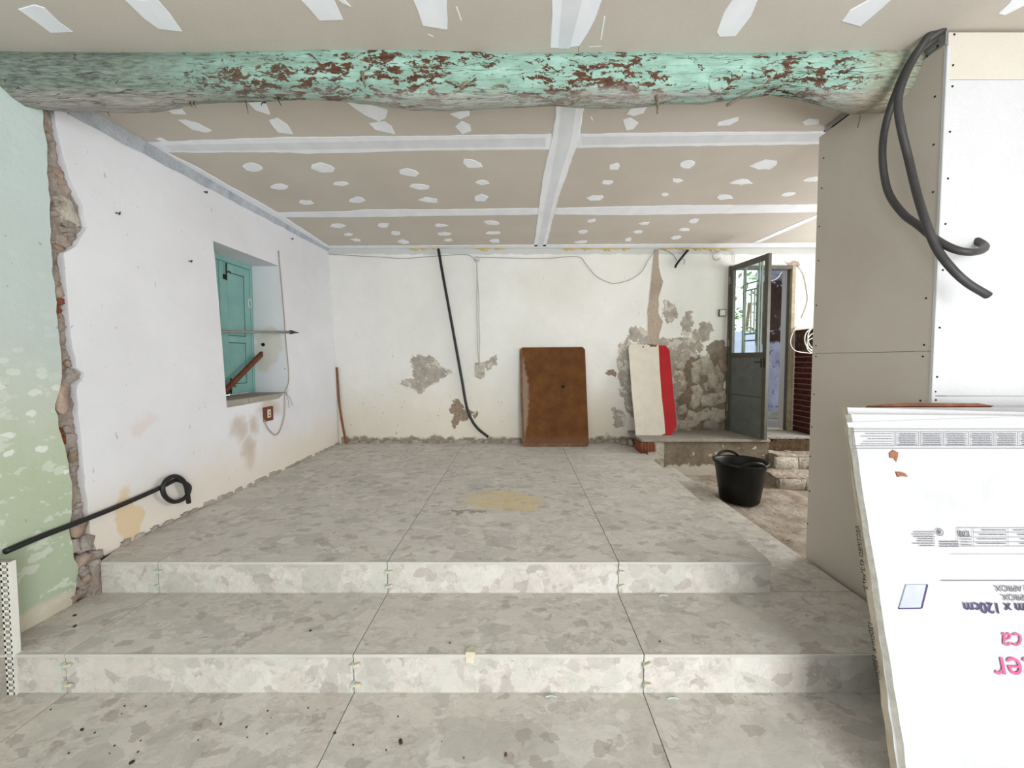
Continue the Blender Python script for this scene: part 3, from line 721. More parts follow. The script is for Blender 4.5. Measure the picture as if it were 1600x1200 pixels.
# the wall in front of the viewer's left shoulder and behind
box('masonry_core', (-2.9, -2.3, -.1), (-2.42, 2.965, ZC + .02), M['earth'], wall_left)
box('masonry_core', (-2.9, 3.83, -.1), (-2.42, YB + .2, ZC + .02), M['earth'], wall_left)
box('masonry_core', (-2.9, 2.965, -.1), (-2.42, 3.83, 1.02), M['earth'], wall_left)
box('masonry_core', (-2.9, 2.965, 2.35), (-2.42, 3.83, ZC + .02), M['earth'], wall_left)
# earth filling of the chase, sloping with the wall face
bm = bmesh.new(); R0 = []
for i in range(260):
    z = -.02 + (ZC + .02) * i / 259; row = []
    for k in range(37):
        y = 1.80 + .36 * k / 36
        row.append(bm.verts.new((wx(y, z) - .030 + .016 * noise.noise(Vector((y * 22, z * 14, 2))) + .012 * noise.noise(Vector((y * 50, z * 40, 8))), y, z)))
    R0.append(row)
for i in range(259):
    for k in range(36): bm.faces.new([R0[i][k], R0[i][k + 1], R0[i + 1][k + 1], R0[i + 1][k]])
bmobj('chase_fill', bm, M['earth'], wall_left, True)
# stones showing in the chase
rs = random.Random(3)
z = 2.66
while z > .40:
    a, b = crackL(z), crackR(z); wdt = b - a
    h = rs.uniform(.022, .05); k = rs.choice([0, 2, 6, 0, 1, 2])
    if .96 < z < 1.07 or 1.62 < z < 1.68: k = 3
    if 1.24 < z < 1.33: k = 1
    n_ = 1 if wdt < .07 else 2
    for j in range(n_):
        if rs.random() < .38 and k != 3: continue
        y = a + wdt * (j + .5) / n_ + rs.uniform(-.006, .006)
        inst('stone', ST[k if j == 0 else rs.choice([0, 1, 2, 6])], wall_left, (wx(y, z) - .034, y, z), (.016, wdt / n_ * rs.uniform(.35, .6), h * rs.uniform(.45, .7)), (rs.uniform(-.7, .7), rs.uniform(-.3, .3), rs.uniform(-.3, .3)))
    z -= h * 1.25
inst('stone', ST[4], wall_left, (wx(2.05, 2.15) - .030, 2.045, 2.16), (.018, .045, .075), (.3, 0, 0))
inst('stone', ST[1], wall_left, (wx(1.90, 1.19) - .012, 1.915, 1.19), (.025, .030, .07))
# broken-out foot beside the platform
for (y, z, a, b, k) in [(1.93, .52, .05, .05, 1), (1.90, .44, .045, .05, 2), (1.96, .43, .05, .06, 0), (1.94, .34, .06, .055, 1), (2.0, .33, .05, .06, 2), (1.92, .27, .06, .05, 0), (1.97, .235, .06, .05, 1), (1.93, .20, .07, .04, 2), (2.0, .26, .05, .06, 6), (1.88, .19, .05, .03, 1)]:
    inst('stone', ST[k], wall_left, (wx(y, z) - .022, y, z), (.035, a * .75, b * .75), (rs.uniform(-.5, .5), rs.uniform(-.3, .3), rs.uniform(-.3, .3)))
rough_slab('rubble_fill', -2.29, -2.19, 1.93, 2.10, .1, .31, M['earth'], .03, .02, wall_left)
for k in range(16):
    zz = .19 + k * .0085; inst('stone', ST[(0, 1, 2, 6)[k % 4]], wall_left, (-2.235 + rs.uniform(-.03, .03), 1.935 + rs.uniform(-.02, .015), zz + rs.uniform(-.01, .02)), (rs.uniform(.014, .032), .02, rs.uniform(.012, .026)), (rs.uniform(-.6, .6), rs.uniform(-.6, .6), rs.uniform(-.6, .6)))
# raw cement band under the ceiling
bm = bmesh.new(); rr = []
for i in range(41):
    y = 2.08 + (YB - 2.08) * i / 40; d = .085 - .05 * i / 40 + .012 * noise.noise(Vector((y * 7, 0, 3)))
    rr.append([bm.verts.new((wx(y, ZC) + .022, y, ZC)), bm.verts.new((wx(y, ZC - d) + .006, y, ZC - d)), bm.verts.new((wx(y, ZC - d) - .01, y, ZC - d))])
for i in range(40):
    for k in range(2): bm.faces.new([rr[i][k], rr[i + 1][k], rr[i + 1][k + 1], rr[i][k + 1]])
bmobj('cement_band', bm, M['greyband'], wall_left)
# crumbled mortar along the foot
for k in range(26):
    y = 2.12 + k * .103 + rs.uniform(-.03, .03)
    inst('mortar_lump', ST[rs.choice([0, 2, 6])], wall_left, (wx(y, ZP + .02) + .004, y, ZP + .006), (.014, rs.uniform(.025, .06), rs.uniform(.010, .028)), (0, 0, rs.uniform(-.2, .2)))
box('bare_board_edge', (-2.262, 2.25, ZP), (-2.232, 2.75, ZP + .008), M['screed'], wall_left)

# window recess
reveal = []
def rev(name, vs, m='left_white'): return mesh(name, vs, [(0, 1, 2, 3)], M[m], wall_left)
XI = -2.62; E_ = .003
xo = lambda y, z: wx(y, z) - .0
rev('window_reveal', [(xo(WY1, WZ0), WY1 - E_, WZ0), (xo(WY1, WZ1), WY1 - E_, WZ1), (XI, WY1 - E_, WZ1), (XI, WY1 - E_, WZ0)])
rev('window_reveal', [(xo(WY0, WZ0), WY0 + E_, WZ0), (XI, WY0 + E_, WZ0), (XI, WY0 + E_, WZ1), (xo(WY0, WZ1), WY0 + E_, WZ1)])
rev('window_reveal', [(xo(WY0, WZ1), WY0, WZ1 - E_), (XI, WY0, WZ1 - E_), (XI, WY1, WZ1 - E_), (xo(WY1, WZ1), WY1, WZ1 - E_)])
rough = box('window_sill', (XI - .02, WY0, WZ0 - .05), (wx(3.4, WZ0) + .004, WY1, WZ0 + .004), M['screed'], wall_left, .006)
win = thing('window_1', (XI, (WY0 + WY1) / 2, WZ0), 'closed teal wooden window shutters set deep in left wall', 'window', kind='structure')
box('window_frame', (XI - .05, WY0, WZ1 - .045), (XI + .012, WY1, WZ1), M['teal'], win, .004)
box('window_frame', (XI - .05, WY1 - .03, WZ0 + .004), (XI + .012, WY1 + .01, WZ1 - .045), M['teal'], win, .004)
box('window_frame', (XI - .05, WY0, WZ0 + .004), (XI + .012, WY0 + .03, WZ1 - .045), M['teal'], win, .004)
ym = (WY0 + WY1) / 2
for (a, b) in [(WY0 + .032, ym - .003), (ym + .003, WY1 - .032)]:
    leaf = box('shutter_leaf', (XI - .03, a, WZ0 + .012), (XI - .004, b, WZ1 - .048), M['teal_shade'], win)
    zl = [WZ0 + .012, WZ0 + .10, 1.545, 1.605, WZ1 - .125, WZ1 - .048]
    for z0, z1 in [(zl[0], zl[1]), (zl[2], zl[3]), (zl[4], zl[5])]:
        box('rail', (XI - .02, a + .072, z0), (XI + .006, b - .072, z1), M['teal'], leaf, .003)
    for y0, y1 in [(a, a + .07), (b - .07, b)]:
        box('stile', (XI - .02, y0, zl[0]), (XI + .006, y1, zl[5]), M['teal'], leaf, .003)
    for z0, z1 in [(zl[1], zl[2]), (zl[3], zl[4])]:
        box('panel', (XI - .02, a + .077, z0 + .006), (XI + .0, b - .077, z1 - .006), M['teal'], leaf, .003)
box('cover_strip', (XI + .002, ym - .022, WZ0 + .012), (XI + .016, ym + .012, WZ1 - .05), M['teal'], win, .004)
def bolt(z0, z1, y):
    b = tube('shutter_bolt', [(XI + .024, y, z0), (XI + .026, y, z1)], .006, M['iron'], win, 2, 6)
    box('bolt_plate', (XI + .006, y - .018, z0 + .01), (XI + .018, y + .018, z0 + .05), M['iron'], b)
    tube('bolt_handle', [(XI + .026, y, (z0 + z1) / 2), (XI + .045, y + .01, (z0 + z1) / 2 + .005), (XI + .045, y + .025, (z0 + z1) / 2 - .01)], .005, M['iron'], b, 3, 6)
bolt(2.09, 2.24, ym + .045); bolt(1.08, 1.22, ym + .06); bolt(1.075, 1.16, ym + .015)
tube('ring_handle', [(XI + .01, WY1 - .045 + .02 * math.cos(t), 1.93 + .045 * math.sin(t)) for t in [k * PI / 5 for k in range(11)]], .004, M['white_pl'], win, 2, 6)

# ------------------------------------------------------------------ back wall with doorway
wall_back = thing('wall_back', (0, YB, 0), 'white back wall with peeling paint and bare render patches', 'wall', kind='structure')
DX0, DX1, DZ1 = 2.60, 3.41, 2.545
def bw(x, z): return YB + .010 * noise.noise(Vector((x * .9, z * 1.1, 6))) + .003 * noise.noise(Vector((x * 4, z * 4, 2)))
bm = bmesh.new()
xs_ = lsp(-2.5, DX0, 80)[:-1] + lsp(DX0, DX1, 10)[:-1] + lsp(DX1, 4.35, 14); zs_ = lsp(0, ZL, 10)[:-1] + lsp(ZL, DZ1, 40)[:-1] + lsp(DZ1, ZC, 6)
gv = [[bm.verts.new((x, bw(x, z), z)) for z in zs_] for x in xs_]
for i in range(len(xs_) - 1):
    for j in range(len(zs_) - 1):
        if 80 <= i < 90 and 10 <= j < 50: continue
        bm.faces.new([gv[i][j], gv[i + 1][j], gv[i + 1][j + 1], gv[i][j + 1]])
ex = bmesh.ops.extrude_edge_only(bm, edges=[e for e in bm.edges if e.is_boundary])
for v in [v for v in ex['geom'] if isinstance(v, bmesh.types.BMVert)]: v.co.y += .22
bmobj('plaster', bm, M['back'], wall_back)
def wall_poly(name, pts, m, th=.004, jit=.006, sub=.05, y=YB):
    P = [at(u, v, 1, y) for u, v in pts]; Q = []
    for i in range(len(P)):
        a, b = P[i], P[(i + 1) % len(P)]; n_ = max(1, int((b - a).length / sub))
        for k in range(n_): Q.append(a.lerp(b, k / n_) + Vector((random.uniform(-1, 1), 0, random.uniform(-1, 1))) * jit)
    return prism(name, [Vector((p.x, bw(p.x, p.z) - th, p.z)) for p in Q], [Vector((p.x, bw(p.x, p.z) + .01, p.z)) for p in Q], m, wall_back)
wall_poly('bare_render_strip', [(1021, 390), (1029, 390), (1029, 425), (1036, 440), (1030, 462), (1028, 490), (1036, 502), (1033, 512), (1029, 516), (1030, 540), (1018, 540), (1012, 515), (1012, 480), (1016, 464), (1022, 460), (1021, 420)], M['tanplaster'])
rf_ = random.Random(11)
for x0, x1 in [(640, 655), (658, 668), (676, 684), (742, 768), (772, 790), (880, 905), (908, 930), (934, 968), (972, 985), (1034, 1052), (1055, 1080), (1084, 1098), (1100, 1124), (1126, 1144)]:
    n_ = max(3, int((x1 - x0) / 3))
    pts = [(x0 + (x1 - x0) * k / n_, 387.0) for k in range(n_ + 1)] + [(x1 - (x1 - x0) * k / n_, 389 + rf_.uniform(0, 4.2) * math.sin(PI * (k + .4) / (n_ + .8))) for k in range(n_ + 1)]
    wall_poly('foam_bead', pts, M['foam'], .012, 0, 9)
# limewashed rubble stones bared beside the door
for (u, v, a, b, k) in [(1098, 572, 20, 16, 4), (1118, 590, 15, 22, 5), (1086, 585, 8, 16, 4), (1090, 612, 10, 14, 5), (1107, 603, 9, 9, 4), (1122, 607, 8, 8, 5), (1110, 624, 20, 12, 4), (1086, 628, 9, 14, 5),
                        (1128, 620, 8, 12, 4), (1082, 655, 14, 16, 5), (1100, 648, 14, 10, 4), (1122, 650, 14, 14, 5), (1112, 664, 16, 9, 6), (1066, 640, 9, 9, 4), (1070, 664, 12, 9, 5), (1062, 572, 9, 7, 4), (1130, 572, 6, 12, 1)]:
    q = at(u, v, 1, YB); s = 4.82 / 600
    inst('stone', ST[k], wall_back, (q.x, YB + .008, q.z), (a * s * .88, .03, b * s * .88), (0, random.uniform(-.4, .4), 0))
# crumbled mortar along the foot of the back wall
for k in range(40):
    x = -2.15 + k * .09 + random.uniform(-.03, .03)
    if x > 1.35: break
    inst('mortar_lump', ST[random.choice([0, 2, 6])], wall_back, (x, YB - .004, ZP + .01), (random.uniform(.025, .06), .014, random.uniform(.012, .035)), (0, random.uniform(-.2, .2), 0))
inst('stone', ST[2], wall_back, (1.30, YB - .06, ZP + .02), (.05, .06, .035)); inst('stone', ST[1], wall_back, (1.355, YB - .16, ZP + .03), (.03, .07, .045))
q = at(1240, 412, 1, YB)
wall_poly('broken_plaster_hole', [(1226, 408), (1232, 411), (1240, 407), (1248, 409), (1250, 416), (1243, 419), (1234, 418)], M['tanplaster'], .004, .004)

# doorway: frame, leaf, passage beyond
door = thing('door_1', (DX0 + .03, YB - .02, ZL), 'dark grey metal half-glazed door standing open with grille bars', 'door', kind='structure')
box('door_frame', (DX0 - .005, YB - .035, ZL), (DX0 + .04, YB + .05, DZ1), M['doorf'], door, .004)
box('door_frame', (DX1 - .035, YB - .02, ZL), (DX1 + .012, YB + .06, DZ1), M['jamb'], door, .004)
box('door_frame', (DX0 + .04, YB - .03, DZ1 - .04), (DX1 - .035, YB + .05, DZ1 + .005), M['doorf'], door, .004)
box('frame_stop', (DX1 - .05, YB + .02, ZL), (DX1 - .035, YB + .05, DZ1 - .04), M['doorf'], door)
ang = math.atan2(4.21 - (YB - .02), 2.70 - (DX0 + .025)); L = .615
Mleaf = Matrix.Translation((DX0 + .025, YB - .02, 0)) @ Matrix.Rotation(ang, 4, 'Z')
z0, z1, zm = ZL + .006, DZ1 - .008, 1.44
def lf(name, x0, x1, y0, y1, za, zb, m, par=door, bev=.003): return box(name, (x0, y0, za), (x1, y1, zb), M[m], par, bev, Mleaf)
lf('leaf_stile', 0, .055, -.02, .02, z0, z1, 'doorf'); lf('leaf_stile', L - .055, L, -.02, .02, z0, z1, 'doorf')
lf('leaf_rail', .055, L - .055, -.02, .02, z1 - .06, z1, 'doorf'); lf('leaf_rail', .055, L - .055, -.02, .02, zm - .025, zm + .03, 'doorf')
lp = lf('leaf_panel', .05, L - .05, -.012, .012, z0, zm - .02, 'door'); lf('panel_bead', .055, L - .055, -.016, .016, .96, .972, 'doorf', lp); lf('kick_rail', .05, L - .05, -.016, .016, z0, z0 + .05, 'door', lp)
lf('glass_pane', .05, L - .05, -.003, .003, zm + .03, z1 - .06, 'glass', bev=0)
gy0, gy1 = .028, .044
gz0, gz1 = zm + .03, z1 - .055
for x, w_ in [(.175, .016), (.205, .012), (.30, .009), (.355, .009), (.42, .014), (.46, .014)]:
    full = x < .22 or x > .41
    lf('grille_bar', x - w_ / 2, x + w_ / 2, gy0, gy1, gz0 if full else gz0 + .22, gz1 if full else gz1 - .28, 'grille', bev=0)
for z in (gz0 + .14, gz0 + .22, gz1 - .20, gz1 - .28): lf('grille_bar', .205, .42, gy0, gy1, z - .008, z + .008, 'grille', bev=0)
h = lf('door_handle', L - .045, L - .02, -.05, -.02, 1.30, 1.40, 'iron'); tube('lever', [Mleaf @ Vector((L - .032, -.05, 1.36)), Mleaf @ Vector((L - .13, -.055, 1.36))], .008, M['iron'], h, 2, 6)
for z in (.75, 1.55, 2.32): lf('hinge', -.014, .014, -.034, .0, z, z + .09, 'steel')
# the passage and the little yard beyond
wall_passage = thing('wall_passage', (3.5, 5.2, ZL), 'narrow passage seen through doorway, brown paint peeling over lavender', 'wall', kind='structure')
box('passage_floor', (2.0, 4.86, ZL - .06), (5.3, 5.95, ZL - .004), M['screed'], wall_passage)
YQ = 5.9
xs1 = at(1193, 500, 1, YQ).x
box('passage_wall', (xs1, YQ, ZL), (5.3, YQ + .2, 3.0), M['passage'], wall_passage)
box('passage_wall', (2.0, YQ, ZL), (3.2, YQ + .2, 3.0), M['lav'], wall_passage)
box('passage_wall', (5.0, 5.05, ZL), (5.3, YQ, 3.0), M['lav'], wall_passage)
box('passage_wall', (1.9, 5.05, ZL), (2.0, YQ + .2, 3.0), M['lav'], wall_passage)
box('added_shade_roof', (1.9, 5.05, 2.85), (5.3, YQ + .2, 3.0), M['lav'], wall_passage)  # unseen roof added to hold down the light in the passage
box('passage_skirting', (xs1, YQ - .05, ZL), (5.0, YQ, ZL + .10), M['stone_white'], wall_passage)
yard = box('wall_yard', (1.5, 7.7, .3), (6.5, 7.9, 1.95), M['lav']); setp(yard, 'sunlit pale lavender yard wall seen through the door glass', 'wall', kind='structure')
box('yard_floor', (1.5, 6.1, .25), (6.5, 7.7, .40), M['screed'], yard)
shrub = thing('shrub', (4.4, 8.2, .3), 'bright green shrub beyond yard wall seen through door glass', 'shrub')
bm = bmesh.new(); rl = random.Random(5)
for k in range(900):
    c = Vector((rl.uniform(3.2, 6.0), rl.uniform(7.95, 8.6), rl.uniform(1.6, 3.3))); a = rl.uniform(.05, .1)
    d1 = Vector((rl.uniform(-1, 1), rl.uniform(-1, 1), rl.uniform(-.5, .5))).normalized() * a; d2 = d1.cross(Vector((rl.uniform(-1, 1), rl.uniform(-1, 1), 1))).normalized() * a * .4
    bm.faces.new([bm.verts.new(c - d1), bm.verts.new(c + d2), bm.verts.new(c + d1), bm.verts.new(c - d2)])
f_ = bmobj('foliage', bm, M['leaf'], shrub, recalc=False); f_['kind'] = 'stuff'
for k in range(4): tube('stem', [(3.6 + k * .6, 8.25, .3), (3.65 + k * .6, 8.3, 1.5), (3.6 + k * .65, 8.25, 2.6)], .03, M['stick'], shrub, 4, 6)

# brick pier right of the door
pier = box('brick_pier', (3.46, 4.42, ZL), (4.3, YB - .002, 1.50), M['brickmortar']); setp(pier, 'dark red brick pier right of the grey metal door', 'pier', kind='structure')
bme = None
def brick(lo, hi): return box('brick', lo, hi, M['brick'], pier, .004)
nz = 15; hz = (1.49 - ZL) / nz
for r in range(nz):
    za = ZL + r * hz + .006; zb = za + hz - .014
    off = 0 if r % 2 else .11
    y = 4.425 - off
    while y < YB - .01:
        a = max(4.418, y); b = min(YB - .004, y + .205)
        if b - a > .03: brick((3.445, a, za), (3.49, b, zb))
        y += .218
    x = 3.47 - off
    while x < 3.85:
        a = max(3.455, x); b = x + .205
        if b - a > .03: brick((a, 4.405, za), (b, 4.44, zb))
        x += .218
box('coping_stone', (3.44, 4.41, 1.50), (4.3, YB - .002, 1.755), mk_rubble('speckled_brown_stone', C(66, 46, 34), C(96, 70, 54), C(150, 130, 112), 22), pier, .008)

# ------------------------------------------------------------------ walls out of view
wr = thing('wall_right', (4.35, 3.4, 0), 'x', 'wall', kind='structure')
for lo, hi in [((4.3, 1.6, 0), (4.45, 2.75, ZC + .02)), ((4.3, 4.25, 0), (4.45, YB + .2, ZC + .02)), ((4.3, 2.75, 0), (4.45, 4.25, .95)), ((4.3, 2.75, 2.45), (4.45, 4.25, ZC + .02))]:
    box('wall_piece', lo, hi, M['wallfront'], wr)
setp(wr, 'plain white right wall hidden behind the plasterboard partition', 'wall', kind='structure')
wr2 = box('wall_near_right', (2.9, -2.3, 0), (3.05, 1.66, ZC + .02), M['board_white']); setp(wr2, 'white boarded wall at the right of the viewer', 'wall', kind='structure')
wf = thing('wall_front', (0, -2.2, 0), 'white wall behind the viewer with wide doorway and added fill window', 'wall', kind='structure')
for lo, hi in [((-2.5, -2.35, 0), (-1.8, -2.2, ZC)), ((-1.8, -2.35, 0), (-.4, -2.2, .95)), ((-1.8, -2.35, 2.25), (-.4, -2.2, ZC)), ((-.4, -2.35, 0), (.65, -2.2, ZC)), ((.65, -2.35, 2.35), (2.45, -2.2, ZC)), ((2.45, -2.35, 0), (3.05, -2.2, ZC))]:
    box('wall_piece', lo, hi, M['wallfront'], wf)

# ------------------------------------------------------------------ plasterboard partition
XPT, YPF, YPB = 1.79, 1.662, 2.352
part = thing('wall_partition', (XPT, 2.0, .09), 'plasterboard partition with bare grey side and bright white front', 'wall', kind='structure')
box('side_board', (XPT, YPF + .014, 1.4255), (XPT + .0125, YPB, 2.715), M['board'], part)
box('side_board', (XPT, YPF + .014, .09), (XPT + .0125, YPB, 1.4235), M['board'], part)
box('front_board', (XPT + .002, YPF, 1.2315), (2.9, YPF + .0125, 2.56), M['board_white'], part)
box('front_board', (XPT + .002, YPF, .09), (2.9, YPF + .0125, 1.2285), M['board_white'], part)
box('front_offcut', (XPT + .002, YPF, 2.562), (2.9, YPF + .0125, ZC - .012), M['board_tan'], part)
box('board_edge', (XPT - .002, YPF - .002, .09), (XPT + .0135, YPF + .0135, 2.70), M['board_white'], part, .002)
box('end_board', (XPT + .0125, YPB - .0125, .09), (4.3, YPB, 2.715), M['board'], part)
for y in (YPF + .05, YPB - .07):
    box('metal_stud', (XPT + .016, y, .095), (XPT + .05, y + .045, ZC - .002), M['galv'], part)
box('metal_track', (XPT + .014, YPF + .02, ZC - .03), (XPT + .06, YPB - .02, ZC - .002), M['galv'], part)
box('stud_tab', (XPT - .006, YPF + .004, ZC - .055), (XPT + .02, YPF + .03, ZC - .003), M['galv'], part)
box('cavity_shade_sheet', (XPT + .065, YPF + .014, .1), (XPT + .08, YPB - .014, ZC - .003), M['dark'], part)  # black sheet added inside the partition to stand in for shade in the gap
bm = bmesh.new(); bmesh.ops.create_cone(bm, cap_ends=True, segments=8, radius1=.005, radius2=.0035, depth=.003); sm = bpy.data.meshes.new('screw'); bm.to_mesh(sm); bm.free(); sm.materials.append(M['screw'])
for (u, v) in [(1465, 72), (1461, 151), (1459, 226), (1458, 300), (1447, 466), (1444, 539), (1442, 557), (1438, 626), (1288, 205), (1287, 247), (1284, 294), (1280, 354), (1279, 407), (1276, 477), (1275, 540), (1275, 557), (1272, 616), (1269, 667), (1266, 713), (1265, 767), (1262, 818), (1262, 882)]:
    q = at(u, v, 0, XPT); inst('screw', sm, part, (XPT - .001, q.y, q.z), (1, 1, 1), (0, -PI / 2, 0))
for (u, v) in [(1491, 54), (1489, 102), (1547, 37), (1488, 135), (1484, 206), (1481, 279), (1477, 350), (1473, 422), (1468, 512), (1464, 589), (1461, 612), (1462, 625)]:
    q = at(u, v, 1, YPF); inst('screw', sm, part, (max(q.x, XPT + .012), YPF - .001, q.z), (1, 1, 1), (PI / 2, 0, 0))

# ------------------------------------------------------------------ ceiling beam
beam = thing('ceiling_beam', (0, 1.88, 2.6), 'rough log beam with peeling mint green paint under the ceiling', 'beam')
sil = [(-60, 178), (0, 168), (40, 172), (90, 176), (140, 176), (190, 176), (230, 174), (270, 166), (310, 159), (360, 157), (420, 156), (480, 153), (540, 156), (590, 163), (640, 172), (700, 174), (760, 171), (820, 167), (870, 164), (930, 168), (990, 168), (1040, 163), (1100, 166), (1150, 158), (1200, 150), (1250, 156), (1300, 168), (1345, 178), (1400, 176), (1440, 176)]
def sil_v(u):
    for (a, b), (c, d) in zip(sil, sil[1:]):
        if a <= u <= c: return b + (d - b) * (u - a) / (c - a)
    return sil[-1][1] if u > sil[-1][0] else sil[0][1]
NS, NR = 260, 72
bm = bmesh.new(); rings = []
for i in range(NS + 1):
    x = -2.42 + (1.815 + 2.42) * i / NS
    u = CX + FP * x / 1.85
    v = sil_v(u)
    dd = -_U * ((v - CY) / FP) + _F; slope = dd.z / dd.y
    # find radius so the front meets the ceiling at y=1.775 and the underside is tangent to that sight line
    lo_, hi_ = .06, .2
    for _ in range(30):
        r = (lo_ + hi_) / 2; zc_ = ZC - .043; yc = 1.775 + math.sqrt(max(1e-6, r * r - .043 ** 2))
        a = math.atan2(zc_ - H, yc) - math.asin(r / math.hypot(yc, zc_ - H))
        if math.tan(a) > slope: lo_ = r
        else: hi_ = r
    row = []
    for k in range(NR):
        t = 2 * PI * k / NR
        p = Vector((x, math.cos(t), math.sin(t)))
        nn = .5 * noise.noise(Vector((x * 1.6, p.y * .8, p.z * .8))) * .05 + noise.noise(Vector((x * 3.2, p.y * 4.2, p.z * 4.2))) * .006 + noise.noise(Vector((x * 7, p.y * 12, p.z * 12))) * .006 - .010 * max(0, 1 - abs(math.sin(t) + .35 + .25 * noise.noise(Vector((x * 1.4, 3, 1)))) * 22)
        rr = r + nn * .55
        row.append(bm.verts.new((x, yc + math.cos(t) * rr, zc_ + math.sin(t) * rr)))
    rings.append(row)
for i in range(NS):
    for k in range(NR):
        bm.faces.new([rings[i][k], rings[i][(k + 1) % NR], rings[i + 1][(k + 1) % NR], rings[i + 1][k]])
bm.faces.new(list(reversed(rings[0]))); bm.faces.new(rings[-1])
bmobj('log', bm, M['beam'], beam, True)
def bp(u, v, back=0):      # point on the front of the log
    d = Vector((1, 0, 0)) * ((u - CX) / FP) - _U * ((v - CY) / FP) + _F
    o = Vector((0, 0, H)); c = Vector((0, 1.882, 2.722)); dy, dz = d.y, d.z
    A = dy * dy + dz * dz; oy, oz = -c.y, H - c.z; B = 2 * (oy * dy + oz * dz); Cc = oy * oy + oz * oz - .1125 ** 2
    disc = B * B - 4 * A * Cc
    t = (-B - math.sqrt(disc)) / (2 * A) if disc > 0 else -B / (2 * A)
    return o + d * (t + back)
for (u, v, r_) in [(782, 143, .042), (1125, 126, .055), (1322, 117, .05)]:
    q = bp(u, v); nrm = Vector((0, q.y - 1.882, q.z - 2.722)).normalized(); q -= nrm * .004
    X = Vector((1, 0, 0)); Yv = nrm.cross(X).normalized(); bm = bmesh.new(); prev = None
    for (rr, hh) in [(1.0, 0), (.95, .007), (.85, .009), (.78, .004), (.6, .007), (.5, .004), (.3, .006), (.05, .003)]:
        ring = [bm.verts.new(q + (X * math.cos(t) + Yv * math.sin(t) * .8) * r_ * rr * (1 + .06 * math.sin(3 * t)) + nrm * hh) for t in [2 * PI * k / 20 for k in range(20)]]
        if prev:
            for k in range(20): bm.faces.new([prev[k], prev[(k + 1) % 20], ring[(k + 1) % 20], ring[k]])
        prev = ring
    bm.faces.new(prev); bmobj('knot', bm, M['knot'] if r_ < .045 else M['beam'], beam, True)
for (a, b, r_) in [((566, 112), (571, 136), .010), ((720, 137), (735, 128), .012), ((731, 165), (742, 170), .012), ((895, 160), (925, 147), .007), ((1025, 148), (1027, 178), .009), ((1345, 155), (1340, 200), .006), ((1200, 130), (1215, 82), .008), ((1135, 165), (1200, 130), .007), ((380, 122), (388, 178), .003), ((415, 160), (408, 165), .004), ((434, 152), (440, 166), .004), ((297, 160), (301, 168), .003), ((303, 160), (307, 169), .003), ((170, 172), (172, 182), .003), ((985, 152), (980, 162), .006)]:
    p0, p1 = bp(*a), bp(*b, back=-.005 if b[1] < 160 else 0); mid = p0.lerp(p1, .5) + Vector((0, -.008, 0))
    tube('splinter', [p0, mid, p1], lambda t, r_=r_: r_ * (1.05 - .75 * t), M['bark'] if r_ > .005 else M['iron'], beam, 4, 5)

